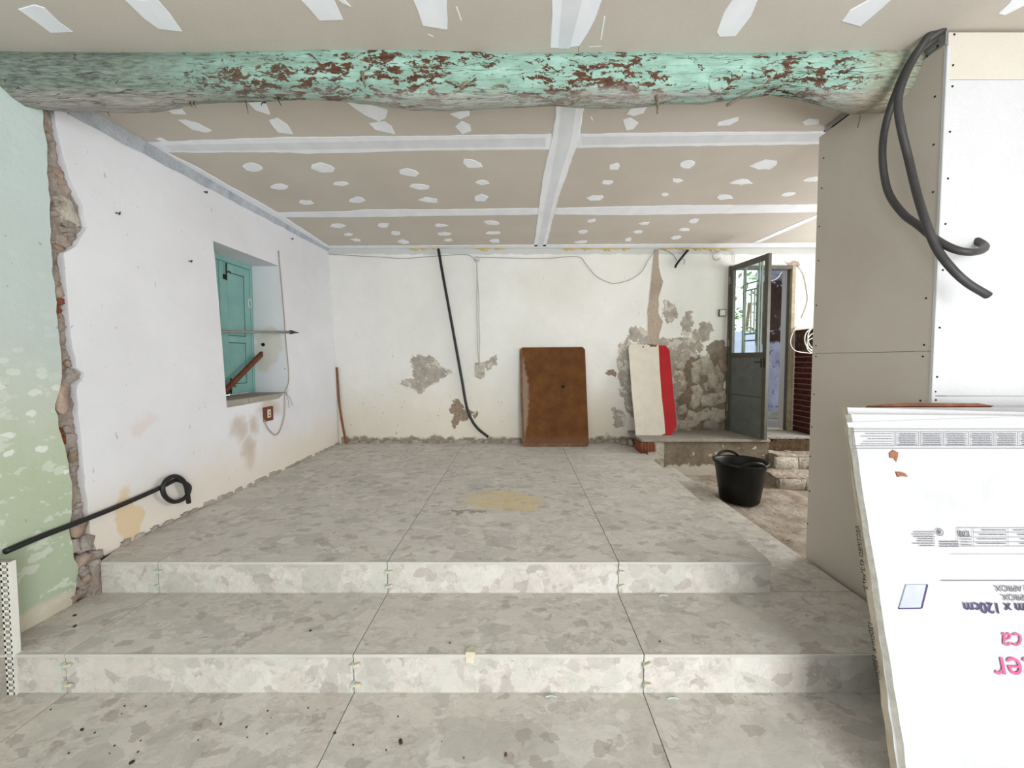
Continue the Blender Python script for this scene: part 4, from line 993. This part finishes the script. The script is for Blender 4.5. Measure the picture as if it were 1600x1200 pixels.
# ------------------------------------------------------------------ big things
# tile cartons leaning on the partition
DIR = [None]
nbox = 9; TH = .028; W = 1.215
lean = math.atan2(.285, 1.178)
cartlab = ['foremost white tile carton with violet and pink print, leaning on partition', 'second tile carton of the leaning stack, beige side lettering showing',
           'third tile carton back in the leaning stack', 'fourth tile carton back in the leaning stack, top edge showing', 'fifth tile carton back in the leaning stack, top edge showing',
           'sixth tile carton back in the leaning stack, top edge showing', 'seventh tile carton back, brown torn top edge showing', 'eighth tile carton back, next to the rearmost of leaning stack', 'rearmost tile carton of the leaning stack against the partition']
dn = Vector((0, -math.sin(lean), -math.cos(lean))); nr = Vector((0, -math.cos(lean), math.sin(lean)))
def carton(i):
    xl = [1.160, 1.150, 1.225, 1.255, 1.29, 1.33, 1.36, 1.40, 1.43][i]; hgt = [1.213, 1.213, 1.216, 1.219, 1.222, 1.224, 1.226, 1.224, 1.22][i]
    tw = [-.010, -.028, -.002, 0, 0, .004, .002, 0, 0][i]          # turned a little in its own plane
    thk = TH / math.cos(lean)
    bot = Vector((xl, 1.072 + i * thk * 1.02, 0))
    c = thing('tile_carton', bot, cartlab[i], 'carton', 'tile cartons leaning on the partition')
    ax = Vector((math.cos(tw), 0, 0)) ; r_ = Vector((1, 0, 0)); d_ = dn.copy()
    rx = (r_ * math.cos(tw) - d_ * math.sin(tw)).normalized(); dx = (d_ * math.cos(tw) + r_ * math.sin(tw)).normalized()
    # lift so that no corner dips below the floor
    def Pt(a, b, n_=0):            # a along width, b up from the foot, n_ out of the face
        return bot + rx * a - dx * b + nr * n_
    low = min(Pt(0, 0).z, Pt(W, 0).z, Pt(0, 0, -TH).z, Pt(W, 0, -TH).z)
    sh = Vector((0, 0, -low + .001))
    def Q(a, b, n_=0): return Pt(a, b, n_) + sh
    bm = bmesh.new(); NA, NB = 24, 24
    def wob(a, b, s): return .0016 * noise.noise(Vector((a * 5, b * 5, i * 3 + s))) + .0006 * noise.noise(Vector((a * 16, b * 16, i + s)))
    F_ = [[bm.verts.new(Q(a, b, wob(a, b, 0) * (1 if i == 0 else .3))) for b in lsp(.004, hgt - .004, NB)] for a in lsp(.004, W - .004, NA)]
    K_ = [[bm.verts.new(Q(a, b, -TH + .003)) for b in lsp(.004, hgt - .004, NB)] for a in lsp(.004, W - .004, NA)]
    for x in range(NA):
        for y in range(NB):
            bm.faces.new([F_[x][y], F_[x + 1][y], F_[x + 1][y + 1], F_[x][y + 1]]); bm.faces.new([K_[x][y + 1], K_[x + 1][y + 1], K_[x + 1][y], K_[x][y]])
    mats = [M['carton'], M['kraft'] if i == 1 else M['corr']]
    def side(seq):
        for k in range(len(seq) - 1):
            (a, b), (c_, d2) = seq[k], seq[k + 1]
            j = .006 * noise.noise(Vector((k * 1.3, i * 4, 7))) if i else .003 * noise.noise(Vector((k * 1.3, 2, 7)))
            f = bm.faces.new([a, b, d2, c_]); f.material_index = 1
    side([(F_[0][y], K_[0][y]) for y in range(NB + 1)]); side([(K_[NA][y], F_[NA][y]) for y in range(NB + 1)])
    side([(K_[x][0], F_[x][0]) for x in range(NA + 1)]); side([(F_[x][NB], K_[x][NB]) for x in range(NA + 1)])
    for y in range(NB + 1):      # frayed left edge
        j = .005 * noise.noise(Vector((y * .9, i * 3.1, 1.7)))
        F_[0][y].co += rx * j; K_[0][y].co += rx * j
    bmobj('carton_body', bm, mats, c, False)
    return c, Q, hgt, rx, dx
cart = [carton(i) for i in range(nbox)]
c0, Q0, H0, RX, DXv = cart[0]
# map a photo position to the plane of the front carton
def cp(u, v):
    d = Vector((1, 0, 0)) * ((u - CX) / FP) - _U * ((v - CY) / FP) + _F; o = Vector((0, 0, H))
    p0 = Q0(0, 0); t = (p0 - o).dot(nr) / d.dot(nr); q = o + d * t - p0
    return q.dot(RX), -q.dot(DXv)
def cart_quad(name, pts, m, parent=c0, n_=.0045):
    P = [Q0(*cp(u, v), n_) for u, v in pts]; B_ = [Q0(*cp(u, v), -.002) for u, v in pts]
    return prism(name, P, B_, m, parent)
def bars(name, lst, m, n_=.0048):
    bm = bmesh.new()
    for (u0, v0, u1, v1) in lst:
        bm.faces.new([bm.verts.new(Q0(*cp(u_, v_), n_)) for u_, v_ in [(u0, v0), (u0, v1), (u1, v1), (u1, v0)]])
    return bmobj(name, bm, m, c0, recalc=False)
def frame(u0, v0, u1, v1, t=.8): return [(u0, v0, u1, v0 + t), (u0, v1 - t, u1, v1), (u0, v0, u0 + t, v1), (u1 - t, v0, u1, v1)]
rp = random.Random(9)
def textlines(u0, v0, u1, v1, n_, t=1.0, ragged=.35):
    out = []; hh = (v1 - v0) / n_
    for k in range(n_):
        v = v0 + hh * (k + .3); a = u0 + rp.uniform(0, ragged) * (u1 - u0); x = a
        while x < u1 - 1:
            x2 = min(u1, x + rp.uniform(3, 8)); out.append((x, v, x2 - .7, v + t)); x = x2
    return out
L_ = []
L_ += [(1328, 670, 1620, 670.7), (1330, 700, 1640, 700.7)]
xsb = [1329, 1398, 1435, 1473, 1512, 1552, 1589, 1630]
for a, b in zip(xsb, xsb[1:]):
    L_ += frame(a + 1, 674, b - 1.5, 697, .7)
bars('print_border', L_, M['ink'])
for k, (a, b) in enumerate(zip(xsb, xsb[1:])):
    bars('print_block', textlines(a + (14 if k == 0 else 4), 676, b - 4, 696, 5 if k == 0 else 7, .9 if k == 0 else 1.3, .3 if k == 0 else .08), M['ink'])
bars('print_block', textlines(1423, 829, 1459, 854, 7, 1.2), M['ink'])
bars('print_block', textlines(1466, 844, 1496, 855, 3, 1.6, .15), M['ink'])
bars('print_table', frame(1494, 824, 1640, 853, .6) + [(1518, 824, 1518.6, 853), (1572, 824, 1572.6, 853), (1518, 831, 1640, 831.6), (1518, 838.5, 1640, 839), (1518, 846, 1640, 846.6)] + textlines(1520, 825, 1570, 853, 4, 1.3, .4) + textlines(1575, 825, 1620, 853, 4, 1.3, .4) + textlines(1496, 836, 1516, 853, 4, 1.2, .2), M['ink'])
bars('print_rule', [(1468, 906, 1700, 907.2), (1482, 865, 1640, 865.5)], M['ink'])
bars('print_symbol', [(1464.5, 828, 1467.5, 834)], M['ink'])
q = cp(1466, 831); bm = bmesh.new(); bm_tube(bm, [Q0(q[0] + .011 * math.cos(t), q[1] + .011 * math.sin(t), .005) for t in [k * PI / 8 for k in range(17)]], .0011, 4); bmobj('print_ring', bm, M['ink'], c0)

def lettering(name, body, u, v, size, m, par, frm, shear=0, ext=.0004, align='RIGHT', rot=0, bold=0):
    """upside-down printing: the line's end sits at photo position (u, v)"""
    cu = bpy.data.curves.new(name, 'FONT'); cu.body = body; cu.size = size; cu.align_x = align; cu.shear = shear; cu.extrude = ext; cu.offset = bold
    tmp = bpy.data.objects.new(name, cu); COL.objects.link(tmp); bpy.context.view_layer.update()
    me = bpy.data.meshes.new_from_object(tmp.evaluated_get(bpy.context.evaluated_depsgraph_get()))
    COL.objects.unlink(tmp); bpy.data.objects.remove(tmp)
    org, ex_, ey_, ez_ = frm
    Mx = Matrix(((ex_.x, ey_.x, ez_.x, org.x), (ex_.y, ey_.y, ez_.y, org.y), (ex_.z, ey_.z, ez_.z, org.z), (0, 0, 0, 1)))
    me.transform(Mx); me.materials.clear()
    return link(name, me, m, par)
def flip(u, v):
    a, b = cp(u, v); return (Q0(a, b, .0046), -RX, DXv, nr)
lettering('lettering', '120cm x 120cm', 0, 0, .044, M['ink_navy'], c0, flip(1502, 941), bold=.0006)
lettering('lettering', '47,24" x 47,24" APROX.', 0, 0, .026, M['ink'], c0, flip(1560, 928))
lettering('lettering', '1,44 m2 APROX.', 0, 0, .026, M['ink'], c0, flip(1549, 914))
lettering('lettering', 'cer', 0, 0, .105, M['ink_pink'], c0, flip(1547, 1026))
lettering('lettering', 'ca', 0, 0, .08, M['ink_pink'], c0, flip(1562, 988), shear=.3)
lettering('lettering', '170', 0, 0, .026, M['ink'], c0, flip(1495, 829), bold=.0006)
cart_quad('hand_hole', [(1414, 913), (1447, 913), (1437, 949), (1403, 950)], M['flap'])
cart_quad('hole_edge', [(1403, 949), (1437, 948.4), (1437, 950.4), (1403, 951)], M['ink_navy'], c0, .0052)
cart_quad('hole_edge', [(1445, 913), (1448, 913), (1439, 949.5), (1436, 949.5)], M['ink_navy'], c0, .0052)
cart_quad('torn_patch', [(1388, 708), (1394, 703), (1402, 707), (1401, 714), (1399, 721), (1395, 716), (1389, 715)], M['kraftb'])
cart_quad('torn_patch', [(1398, 737), (1404, 737), (1412, 739), (1417, 745), (1407, 744), (1401, 745)], M['kraftb'])
cart_quad('fold_flap', [(1322, 660), (1600, 651), (1605, 662), (1324, 668)], M['carton'], c0, .0042)
# side lettering on the second carton
c1, Q1, H1, RX1, DX1v = cart[1]
for (txt, b, s) in [('RECTIFIED 47.2"x47.2"', .80, .022), ('120cm x 120cm', .50, .026)]:
    lettering('lettering', txt, 0, 0, s, M['ink_black'], c1, (Q1(-.004, b, -.010), DX1v, -nr * 1.0, -RX1), align='LEFT')
# brown kraft tear showing at the top of the seventh carton
c6, Q6, H6, _, _ = cart[6]
prism('torn_flap', [Q6(.05, H6 + .002, 0), Q6(.55, H6 + .002, 0), Q6(.5, H6 + .014, -.01), Q6(.2, H6 + .016, -.012), Q6(.05, H6 + .006, -.008)],
      [Q6(.05, H6 - .004, -.02), Q6(.55, H6 - .004, -.02), Q6(.5, H6 + .006, -.026), Q6(.2, H6 + .008, -.026), Q6(.05, H6 + .0, -.022)], M['kraftb'], c6)

# brown board leaning at the back wall
def lean_board(name, label, cat, pts, thick, m, edge_m, y_foot, y_top, parts=None):
    pass
t = thing('brown_board', (.43, 4.60, ZP), 'brown varnished hardboard panel leaning against the back wall', 'board')
def tilt(u, v, zf, yf, zt_, yt_):
    """photo position on a board tilted from (yf,zf) to (yt,zt)"""
    d = Vector((1, 0, 0)) * ((u - CX) / FP) - _U * ((v - CY) / FP) + _F; o = Vector((0, 0, H))
    n_ = Vector((0, -(zt_ - zf), yt_ - yf)).normalized(); p0 = Vector((0, yf, zf)); tt = (p0 - o).dot(n_) / d.dot(n_)
    return o + d * tt
def tilted(name, pts, th, m, par, a, off=0, bevel=.0):
    n_ = Vector((0, -(a[2] - a[0]), a[3] - a[1])).normalized()
    P = [tilt(u, v, *a) for u, v in pts]
    return prism(name, [p + n_ * off for p in P], [p - n_ * th for p in P], m, par)
a = (ZP, 4.60, 1.55, 4.795)
tilted('panel', [(812, 547), (816, 543), (910, 542), (914, 546), (917, 620), (920, 694), (916, 698), (819, 699), (816, 695), (813, 620)], .012, M['brownboard'], t, a)
tilted('edge_lipping', [(812.5, 545), (816, 545), (817, 620), (820, 697), (816.5, 697), (813.5, 620)], .014, M['brownedge'], t, a, .002)
tilted('edge_lipping', [(819, 693), (918, 692), (919, 697.5), (818, 698.5)], .014, M['brownedge'], t, a, .002)
tilted('hole', [(878, 602), (881, 602), (882, 605), (880, 607), (877.5, 605)], .002, M['dark'], t, a, .001)
# white board with a red band
t = thing('painted_board', (1.6, 4.55, ZL), 'cream painted board with a red band leaning at the landing', 'board')
a = (ZL, 4.50, 1.56, 4.78)
tilted('cream_panel', [(982, 543), (985, 538), (1029, 539), (1031, 580), (1034, 620), (1038, 655), (1041, 679), (1030, 685.5), (994, 685.5), (992, 660), (988, 620), (985, 580)], .018, M['cream'], t, a)
tilted('red_band', [(1029, 539.5), (1040, 540), (1046, 547), (1049, 580), (1053, 620), (1056, 650), (1057, 668), (1048, 681), (1040, 685), (1038, 655), (1034, 620), (1031, 580)], .018, M['red'], t, a, .0005)
tilted('chipped_corner', [(1028, 685.5), (1033, 680), (1040, 677), (1041, 682), (1040, 685.5)], .016, M['brownedge'], t, a, .0015)
tilted('chipped_edge', [(1013, 538), (1027, 539), (1025, 542), (1021, 541.5), (1017, 542)], .016, M['brownedge'], t, a, .0015)
tilted('hole', [(1004, 541), (1006, 541), (1006, 543), (1004, 543)], .002, M['dark'], t, a, .002)

# rubber tub
bx_, by_ = 2.03, 3.50; tz = ZD + .008
t = thing('rubber_tub', (bx_, by_, tz), 'black rubber builder\'s tub with two loop handles on earth floor', 'tub')
bm = bmesh.new(); prof = [(.0, .012), (.155, .012), (.165, .02), (.188, .18), (.212, .345), (.228, .352), (.230, .372), (.216, .374), (.205, .35), (.18, .18), (.158, .03), (.0, .025)]
prev = None; NS_ = 40
for (r_, z) in prof:
    if r_ == 0: ring = [bm.verts.new((bx_, by_, tz + z))]
    else:
        ring = [bm.verts.new((bx_ + r_ * math.cos(q), by_ + r_ * math.sin(q), tz + z + (.012 * abs(math.cos(q)) if z > .3 else 0) - .012)) for q in [2 * PI * k / NS_ for k in range(NS_)]]
    if prev:
        for k in range(NS_):
            k2 = (k + 1) % NS_
            if len(prev) == 1: bm.faces.new([prev[0], ring[k2], ring[k]])
            elif len(ring) == 1: bm.faces.new([prev[k], prev[k2], ring[0]])
            else: bm.faces.new([prev[k], prev[k2], ring[k2], ring[k]])
    prev = ring
bmobj('tub_body', bm, M['tubm'], t, True)
for s in (-1, 1):
    pts = []
    for k in range(9):
        q = PI * k / 8; aa = s * PI / 2 + (k - 4) / 4 * .5 * (1)
        rr = .222 + .010 * math.sin(q)
        pts.append((bx_ + rr * math.cos(aa), by_ + rr * math.sin(aa), tz + .352 + .05 * math.sin(q) ** .7))
    tube('handle', pts, .013, M['tubm'], t, 3, 8)

# ------------------------------------------------------------------ cables and small things
def single(o, label, cat, group=None): return setp(o, label, cat, group)
# two conduits hanging out of the gap over the partition
def xp(u, v, x): return at(u, v, 0, x)
hp = [xp(1478, 42, 1.80), xp(1470, 48, 1.765), xp(1440, 72, 1.72), xp(1416, 108, 1.69), xp(1398, 150, 1.68), xp(1385, 190, 1.68), xp(1379, 230, 1.68), xp(1381, 270, 1.69), xp(1390, 305, 1.70), xp(1412, 335, 1.71), xp(1435, 352, 1.715)]
hp += [at(1462, 374, 1, 1.60), at(1490, 389, 1, 1.55), at(1515, 394, 1, 1.53), at(1534, 391, 1, 1.56), at(1538, 384, 1, 1.62), at(1526, 376, 1, 1.665)]
single(tube('electrical_conduit', hp, .0145, M['hose'], None, 6, 10), 'dark corrugated conduit looping from ceiling gap back into the white board', 'conduit', 'conduits over the partition')
hp = [xp(1474, 38, 1.80), xp(1464, 44, 1.76), xp(1448, 60, 1.725), xp(1428, 92, 1.70), xp(1412, 125, 1.665), xp(1403, 160, 1.65), xp(1408, 200, 1.66), xp(1420, 250, 1.70), xp(1432, 300, 1.69), xp(1446, 345, 1.67), at(1462, 385, 1, 1.58), at(1483, 415, 1, 1.55), at(1510, 441, 1, 1.53), at(1544, 462, 1, 1.52)]
single(tube('electrical_conduit', hp, .0145, M['hose'], None, 6, 10), 'dark corrugated conduit with free cut end pointing down right', 'conduit', 'conduits over the partition')
# black pipe with a knot on the left wall
def lw(u, v, off): # on the left wall face
    q = at(u, v, 0, -2.25)
    for _ in range(4): q = at(u, v, 0, wx(q.y, q.z) + off)
    return q
kp = [lw(8, 862, .03), lw(60, 840, .03), lw(122, 816, .026), lw(180, 793, .025), lw(240, 767, .025), lw(262, 756, .028), lw(276, 750, .03), lw(290, 755, .03), lw(296, 763, .035), lw(290, 777, .042), lw(274, 784, .044), lw(260, 778, .044), lw(254, 764, .044), lw(260, 750, .046), lw(272, 744, .05), lw(284, 749, .052), lw(291, 760, .05), lw(293, 772, .045), lw(295, 786, .04)]
single(tube('black_pipe', kp, .0135, M['black'], None, 7, 9), 'black plastic pipe knotted at its end lying along left wall', 'pipe')
# black cable down the back wall
kp = [at(u, v, 1, YB - .022) for u, v in [(685, 389), (692, 430), (703, 490), (713, 545), (722, 595), (728, 630), (735, 652), (746, 669), (763, 683)]]
single(tube('black_conduit', kp, .0165, M['black'], None, 6, 8), 'black conduit running slantwise down the back wall', 'conduit')
# thin wires on the back wall
kp = [at(u, v, 1, YB - .012) for u, v in [(514, 397), (560, 400), (600, 402), (630, 404), (670, 401), (700, 399), (730, 398), (742, 405), (745, 408)]]
single(tube('thin_cable', kp, .004, M['wire_grey'], None, 4, 5), 'thin grey cable strung from left corner to the wall ring', 'cable', 'thin cables on the back wall')
kp = [at(u, v, 1, YB - .012) for u, v in [(745, 402), (790, 403), (850, 404), (902, 401), (915, 412), (930, 430), (948, 440), (962, 443), (985, 437), (1003, 424), (1012, 408), (1024, 393), (1035, 390), (1050, 396), (1058, 408)]]
single(tube('thin_cable', kp, .004, M['wire_grey'], None, 5, 5), 'thin pinkish cable drooping in a curve across back wall', 'cable', 'thin cables on the back wall')
t = thing('twin_flex', at(746, 600, 1, YB - .015), 'twin pale flex hanging down back wall to a chipped hole', 'flex')
for s in (-1, 1):
    kp = [at(u + s * d, v, 1, YB - .012) for u, v, d in [(745, 405, 0), (746, 440, .5), (747, 470, 1.6), (747, 500, 1.4), (748, 530, 1.8), (748, 555, .8), (750, 575, .5)]]
    tube('flex_core', kp, .005, M['wire'], t, 5, 5)
q = at(745, 405, 1, YB - .012)
tube('wall_ring', [(q.x + .032 * math.cos(k), q.y, q.z + .032 * math.sin(k)) for k in [i * PI / 6 for i in range(13)]], .006, M['wire'], t, 2, 6)
inst('plaster_scar', ST[4], t, at(750, 578, 1, YB), (.07, .012, .10))
t = thing('wire_ring', at(1069, 395, 1, YB), 'thin wire ring hanging below foam near the door', 'wire')
q = at(1120, 400, 1, YB - .014)
tube('ring', [(q.x + .05 * math.cos(k), q.y, q.z + .05 * math.sin(k)) for k in [PI * .35 + i * PI / 8 for i in range(13)]], .004, M['wire_grey'], t, 2, 5)
tube('tail', [at(u, v, 1, YB - .014) for u, v in [(1120, 393), (1140, 392), (1147, 395), (1147, 410)]], .0035, M['wire'], t, 4, 5)
t = thing('cable_stub', at(1060, 410, 1, YB - .03), 'short black cable stub with bare wire poking from back wall', 'cable')
tube('sheath', [at(1075, 391, 1, YB), at(1068, 399, 1, YB - .04), at(1058, 412, 1, YB - .05), at(1055, 418, 1, YB - .05)], .014, M['black'], t, 4, 8)
tube('core', [at(1064, 404, 1, YB - .05), at(1070, 406, 1, YB - .055), at(1069, 413, 1, YB - .055)], .006, M['wire'], t, 3, 5)
# cables right of the door
kp = [at(u, v, 1, YB - .015) for u, v in [(1246, 414), (1256, 430), (1261, 455), (1262, 470), (1255, 492), (1243, 512)]] + [at(1236, 528, 1, 4.40), at(1236, 540, 1, 4.38), at(1245, 549, 1, 4.37), at(1268, 552, 1, 4.37)]
single(tube('white_cable', kp, .0055, M['white_pl'], None, 5, 6), 'white cable hanging from broken hole over the brick pier', 'cable')
t = thing('cable_coil', at(1265, 540, 1, 4.36), 'coil of white cable hanging against the brick pier', 'cable coil')
for (cu_, cv_, ru, rv) in [(1271, 530, 14, 17), (1275, 535, 14, 15), (1278, 528, 16, 19), (1273, 540, 13, 12)]:
    tube('cable_loop', [at(cu_ + ru * math.cos(k), cv_ + rv * math.sin(k), 1, 4.37 + .01 * math.sin(k * 2)) for k in [i * PI / 7 for i in range(15)]], .0055, M['white_pl'], t, 2, 6)
kp = [at(1222, 424, 1, YB + .05), at(1215, 434, 1, YB + .06), at(1207, 438, 1, YB + .08), at(1198, 438, 1, YB + .1)]
single(tube('white_cable', kp, .007, M['white_pl'], None, 4, 6), 'short white cable swagged across the top of doorway', 'cable')
# wall fittings
t = thing('light_switch', at(1128, 489, 1, YB), 'small square light switch on back wall beside the door', 'switch')
q = at(1128, 489, 1, YB)
box('switch_plate', (q.x - .045, YB - .018, q.z - .045), (q.x + .045, YB + .01, q.z + .045), M['doorf'], t, .004)
box('rocker', (q.x - .036, YB - .024, q.z - .036), (q.x + .036, YB - .012, q.z + .036), M['white_pl'], t, .004)
t = thing('wall_socket', lw(418, 647, 0), 'brown wall socket with broken cream face below the window', 'socket')
def lwbox(name, u0, v0, u1, v1, o0, o1, m, par):
    a_, b_ = lw(u0, v0, 0), lw(u1, v1, 0); y0, y1 = sorted((a_.y, b_.y)); z0, z1 = sorted((a_.z, b_.z)); x = wx((y0 + y1) / 2, (z0 + z1) / 2)
    return box(name, (x + o0, y0, z0), (x + o1, y1, z1), M[m], par, .003)
sb = lwbox('socket_plate', 410, 637, 425, 656, -.01, .018, 'rust', t)
lwbox('socket_face', 414, 640, 420, 652, .016, .024, 'wedge', t)
for v in (643, 648): lwbox('socket_hole', 416, v, 417.5, v + 2, .022, .026, 'dark', t)
kp = [lw(u, v, .012) for u, v in [(413, 656), (418, 668), (427, 678), (434, 678), (440, 666), (444, 650), (445, 630), (445, 612)]] + [Vector((wx(WY1 + .012, z) + .008, WY1 + .012, z)) for z in (1.2, 1.6, 2.0, 2.3, 2.45)] 
single(tube('socket_cable', kp, .005, M['wire_grey'], None, 5, 5), 'thin grey cable looping from socket up the window edge', 'cable')
t = thing('loose_wire', lw(450, 625, 0), 'frayed wire ends dangling from the right sill corner', 'wire')
tube('wire_end', [lw(446, 614, .012), lw(450, 624, .018), lw(452, 637, .015)], .003, M['wire_grey'], t, 4, 5)
tube('wire_end', [lw(447, 614, .012), lw(454, 624, .02), lw(457, 634, .015)], .003, M['wire_grey'], t, 4, 5)
t = thing('curtain_rod', (-2.35, 3.4, 1.6), 'grey metal curtain rod with pointed finial across the shutters', 'curtain rod')
p0 = Vector((-2.52, WY0 - .0, 1.605)); p1 = at(458, 519, 1, 3.79); p2 = at(467, 520, 1, 3.83)
tube('rod', [p0, p1], .0125, M['steel'], t, 4, 10); tube('finial', [p0.lerp(p1, .965), p1, p1.lerp(p2, .35), p2], lambda s: .018 * (1 - s) + .003, M['iron'], t, 3, 8)
t = at(347, 600, 0, -2.53)
single(box('wooden_bar', (-.02, -.02, 0), (.012, .02, .76), M['rust'], None, .003, Matrix.Translation((-2.535, 3.235, WZ0 + .012)) @ Matrix.Rotation(-math.radians(56), 4, 'X')), 'reddish brown wooden bar leaning diagonally in the window recess', 'bar')
q = lw(410, 525, 0)
single(tube('pipe_hole', [(-2.52, WY1 + .003, 1.535), (-2.52, WY1 - .007, 1.535)], .018, M['dark'], None, 1, 12), 'round black pipe hole in right side of the window recess', 'hole')
kp = [(-2.285, 4.80, 1.29), (-2.27, 4.79, 1.05), (-2.25, 4.78, .80), (-2.20, 4.75, .55), (-2.145, 4.715, ZP + .01)]
single(tube('cane_stick', kp, lambda s: .012 + .003 * s, M['stick'], None, 6, 7), 'crooked brown cane stick standing in the back left corner', 'stick')
# hooks and nails in the left wall
for i, (u, v, lab) in enumerate([(319, 300, 'bent black hook high on left wall above the window'), (455, 373, 'small black nail right of window near the ceiling'), (181, 333, 'small rusty nail left of window near bare stones'), (295, 408, 'small rusty nail just left of the shutters')]):
    q = lw(u, v, 0)
    single(tube('wall_nail', [q + Vector((-.01, 0, 0)), q + Vector((.012, 0, .0)), q + Vector((.016, .004, -.006)), q + Vector((.014, .010, .010))], .0045 if i < 2 else .0035, M['iron'], None, 3, 5), lab, 'nail', 'nails in the left wall')
# perforated corner bead standing at the wall edge on the far left
bx0 = -2.105; yy = 1.535
t = thing('corner_bead', (bx0, yy, 0), 'perforated white metal corner bead standing at far left edge', 'corner bead')
bm = bmesh.new()
zt_ = .56
for k in range(23):
    za = .0 + k * .025
    bm_box(bm, (bx0 - .018, yy - .001, za), (bx0 + .018, yy + .001, za + .011))
bm_box(bm, (bx0 - .018, yy - .001, 0), (bx0 - .011, yy + .001, zt_)); bm_box(bm, (bx0 + .009, yy - .001, 0), (bx0 + .018, yy + .001, zt_))
bm_box(bm, (bx0 + .016, yy - .002, 0), (bx0 + .019, yy + .022, zt_))
bmobj('perforated_strip', bm, M['white_pl'], t)
box('mortar_backing', (bx0 - .16, yy + .003, 0), (bx0 + .012, yy + .03, zt_), M['screed'], t)

# tile levelling clips
def clip(name_lab, x, y, z, wedge=True, rotz=0):
    c = thing('tile_clip', (x, y, z), name_lab, 'tile clip', 'tile levelling clips')
    box('clip_base', (x - .004, y - .022, z - .012), (x + .004, y + .0, z + .016), M['clip'], c, .001, Matrix.Translation((x, y, z)) @ Matrix.Rotation(rotz, 4, 'Y') @ Matrix.Translation((-x, -y, -z)))
    if wedge:
        box('wedge', (x - .006, y - .014, z - .004), (x + .032, y - .002, z + .007), M['wedge'], c, .002, Matrix.Translation((x, y, z)) @ Matrix.Rotation(-.25 + rotz, 4, 'Y') @ Matrix.Translation((-x, -y, -z)))
jn = {0: 'leftmost', 1: 'middle', 2: 'right-hand'}
for j in range(3):
    clip('cream and green tile clip, upper one on the %s joint of upper riser' % jn[j], JX[j], YP - .001, ZT + .115, True, .1 * j)
    clip('cream and green tile clip, lower one on the %s joint of upper riser' % jn[j], JX[j], YP - .001, ZT + .035, j != 0, -.15)
    clip('cream and green tile clip, upper one on the %s joint of lower riser' % jn[j], JX[j], YT - .001, .12, True, -.1 * j)
    clip('cream and green tile clip, lower one on the %s joint of lower riser' % jn[j], JX[j], YT - .001, .04, True, .2)
def stub(lab, u, v, z):
    q = at(u, v, 2, z); bm = bmesh.new()
    for dx, dz, r_ in [(-.012, 0, .3), (.008, 0, -.3)]:
        bm_box(bm, (-.014, -.002, 0), (.014, .001, .006), Matrix.Translation((q.x + dx, q.y, z + .001)) @ Matrix.Rotation(r_, 4, 'Z'))
    single(bmobj('clip_stub', bm, M['clip']), lab, 'clip stub', 'broken clip stubs')
stub('broken green clip stub at foot of lower riser near its centre', 862, 1089, 0); stub('broken green clip stub at foot of lower riser, right of right joint', 1052, 1092, 0)
stub('broken green clip stub on tread at foot of upper riser, nearer centre', 1037, 931, ZT); stub('broken green clip stub on tread at foot of upper riser, right end', 1170, 932, ZT)
# crumbs lying about
q = at(737, 1013, 2, ZT)
single(prism('plaster_flake', [(q.x - .02, YT - .005, ZT + .012), (q.x + .018, YT - .006, ZT + .012), (q.x + .02, YT + .02, ZT + .006), (q.x + .002, YT + .045, ZT + .004), (q.x - .02, YT + .02, ZT + .006)],
             [(q.x - .02, YT - .008, ZT - .03), (q.x + .014, YT - .008, ZT - .035), (q.x + .02, YT + .02, ZT + .001), (q.x + .002, YT + .045, ZT + .001), (q.x - .02, YT + .02, ZT + .001)], M['wedge']), 'beige flake hanging over the edge of lower step', 'flake')
crumbs = [(626, 1160, 0, 1.6, 'largest black crumb on the lower floor near bottom centre'), (523, 1146, 0, .9, 'small black crumb beside left joint on lower floor'), (524, 1143, 0, 0, ''),
          (345, 1132, 0, .8, 'dark crumb on the lower floor at left'), (128, 1141, 0, 1.0, 'dark crumb on lower floor near the corner bead'), (206, 1192, 0, 1.2, 'dark chip at bottom edge of lower floor, left'),
          (485, 986, ZT, .8, 'dark crumb on lower step tread left of centre'), (1031, 1003, ZT, .8, 'reddish dark crumb on lower step tread right of joint'), (117, 979, ZT, 1.1, 'dark chip on lower step tread by bare stones'), (117, 962, ZT, 1.2, 'elongated dark chip on tread beside bare stones'),
          (703, 1005, ZT, .6, 'tiny dark crumb at the centre of lower step tread'), (790, 1180, 0, 1.0, 'small rusty ring crumb on lower floor, bottom right of centre')]
for k, (u, v, z, s, lab) in enumerate(crumbs):
    if not s: continue
    q = at(u, v, 2, z); c = ST[k % 3].copy(); c.materials.clear(); c.materials.append(M['iron'] if k not in (7, 11) else M['rust'])
    o = inst('crumb', c, None, (q.x, q.y, z + .002), (.006 * s, .004 * s, .0035 * s), (0, 0, random.uniform(0, 3))); single(o, lab, 'crumb', 'crumbs on the tiles')

rk = random.Random(21); sp_me = ST[0].copy(); sp_me.materials.clear(); sp_me.materials.append(M['iron'])
for k in range(22):
    u, v = rk.uniform(60, 780), rk.uniform(1100, 1195)
    q = at(u, v, 2, 0); e = rk.uniform(.0015, .0032)
    single(inst('speck', sp_me, None, (q.x, q.y, .0012), (e, e, .0018), (0, 0, rk.uniform(0, 3))), 'tiny dark speck of dirt on the lowest tiles', 'speck', 'specks on the lower floor')
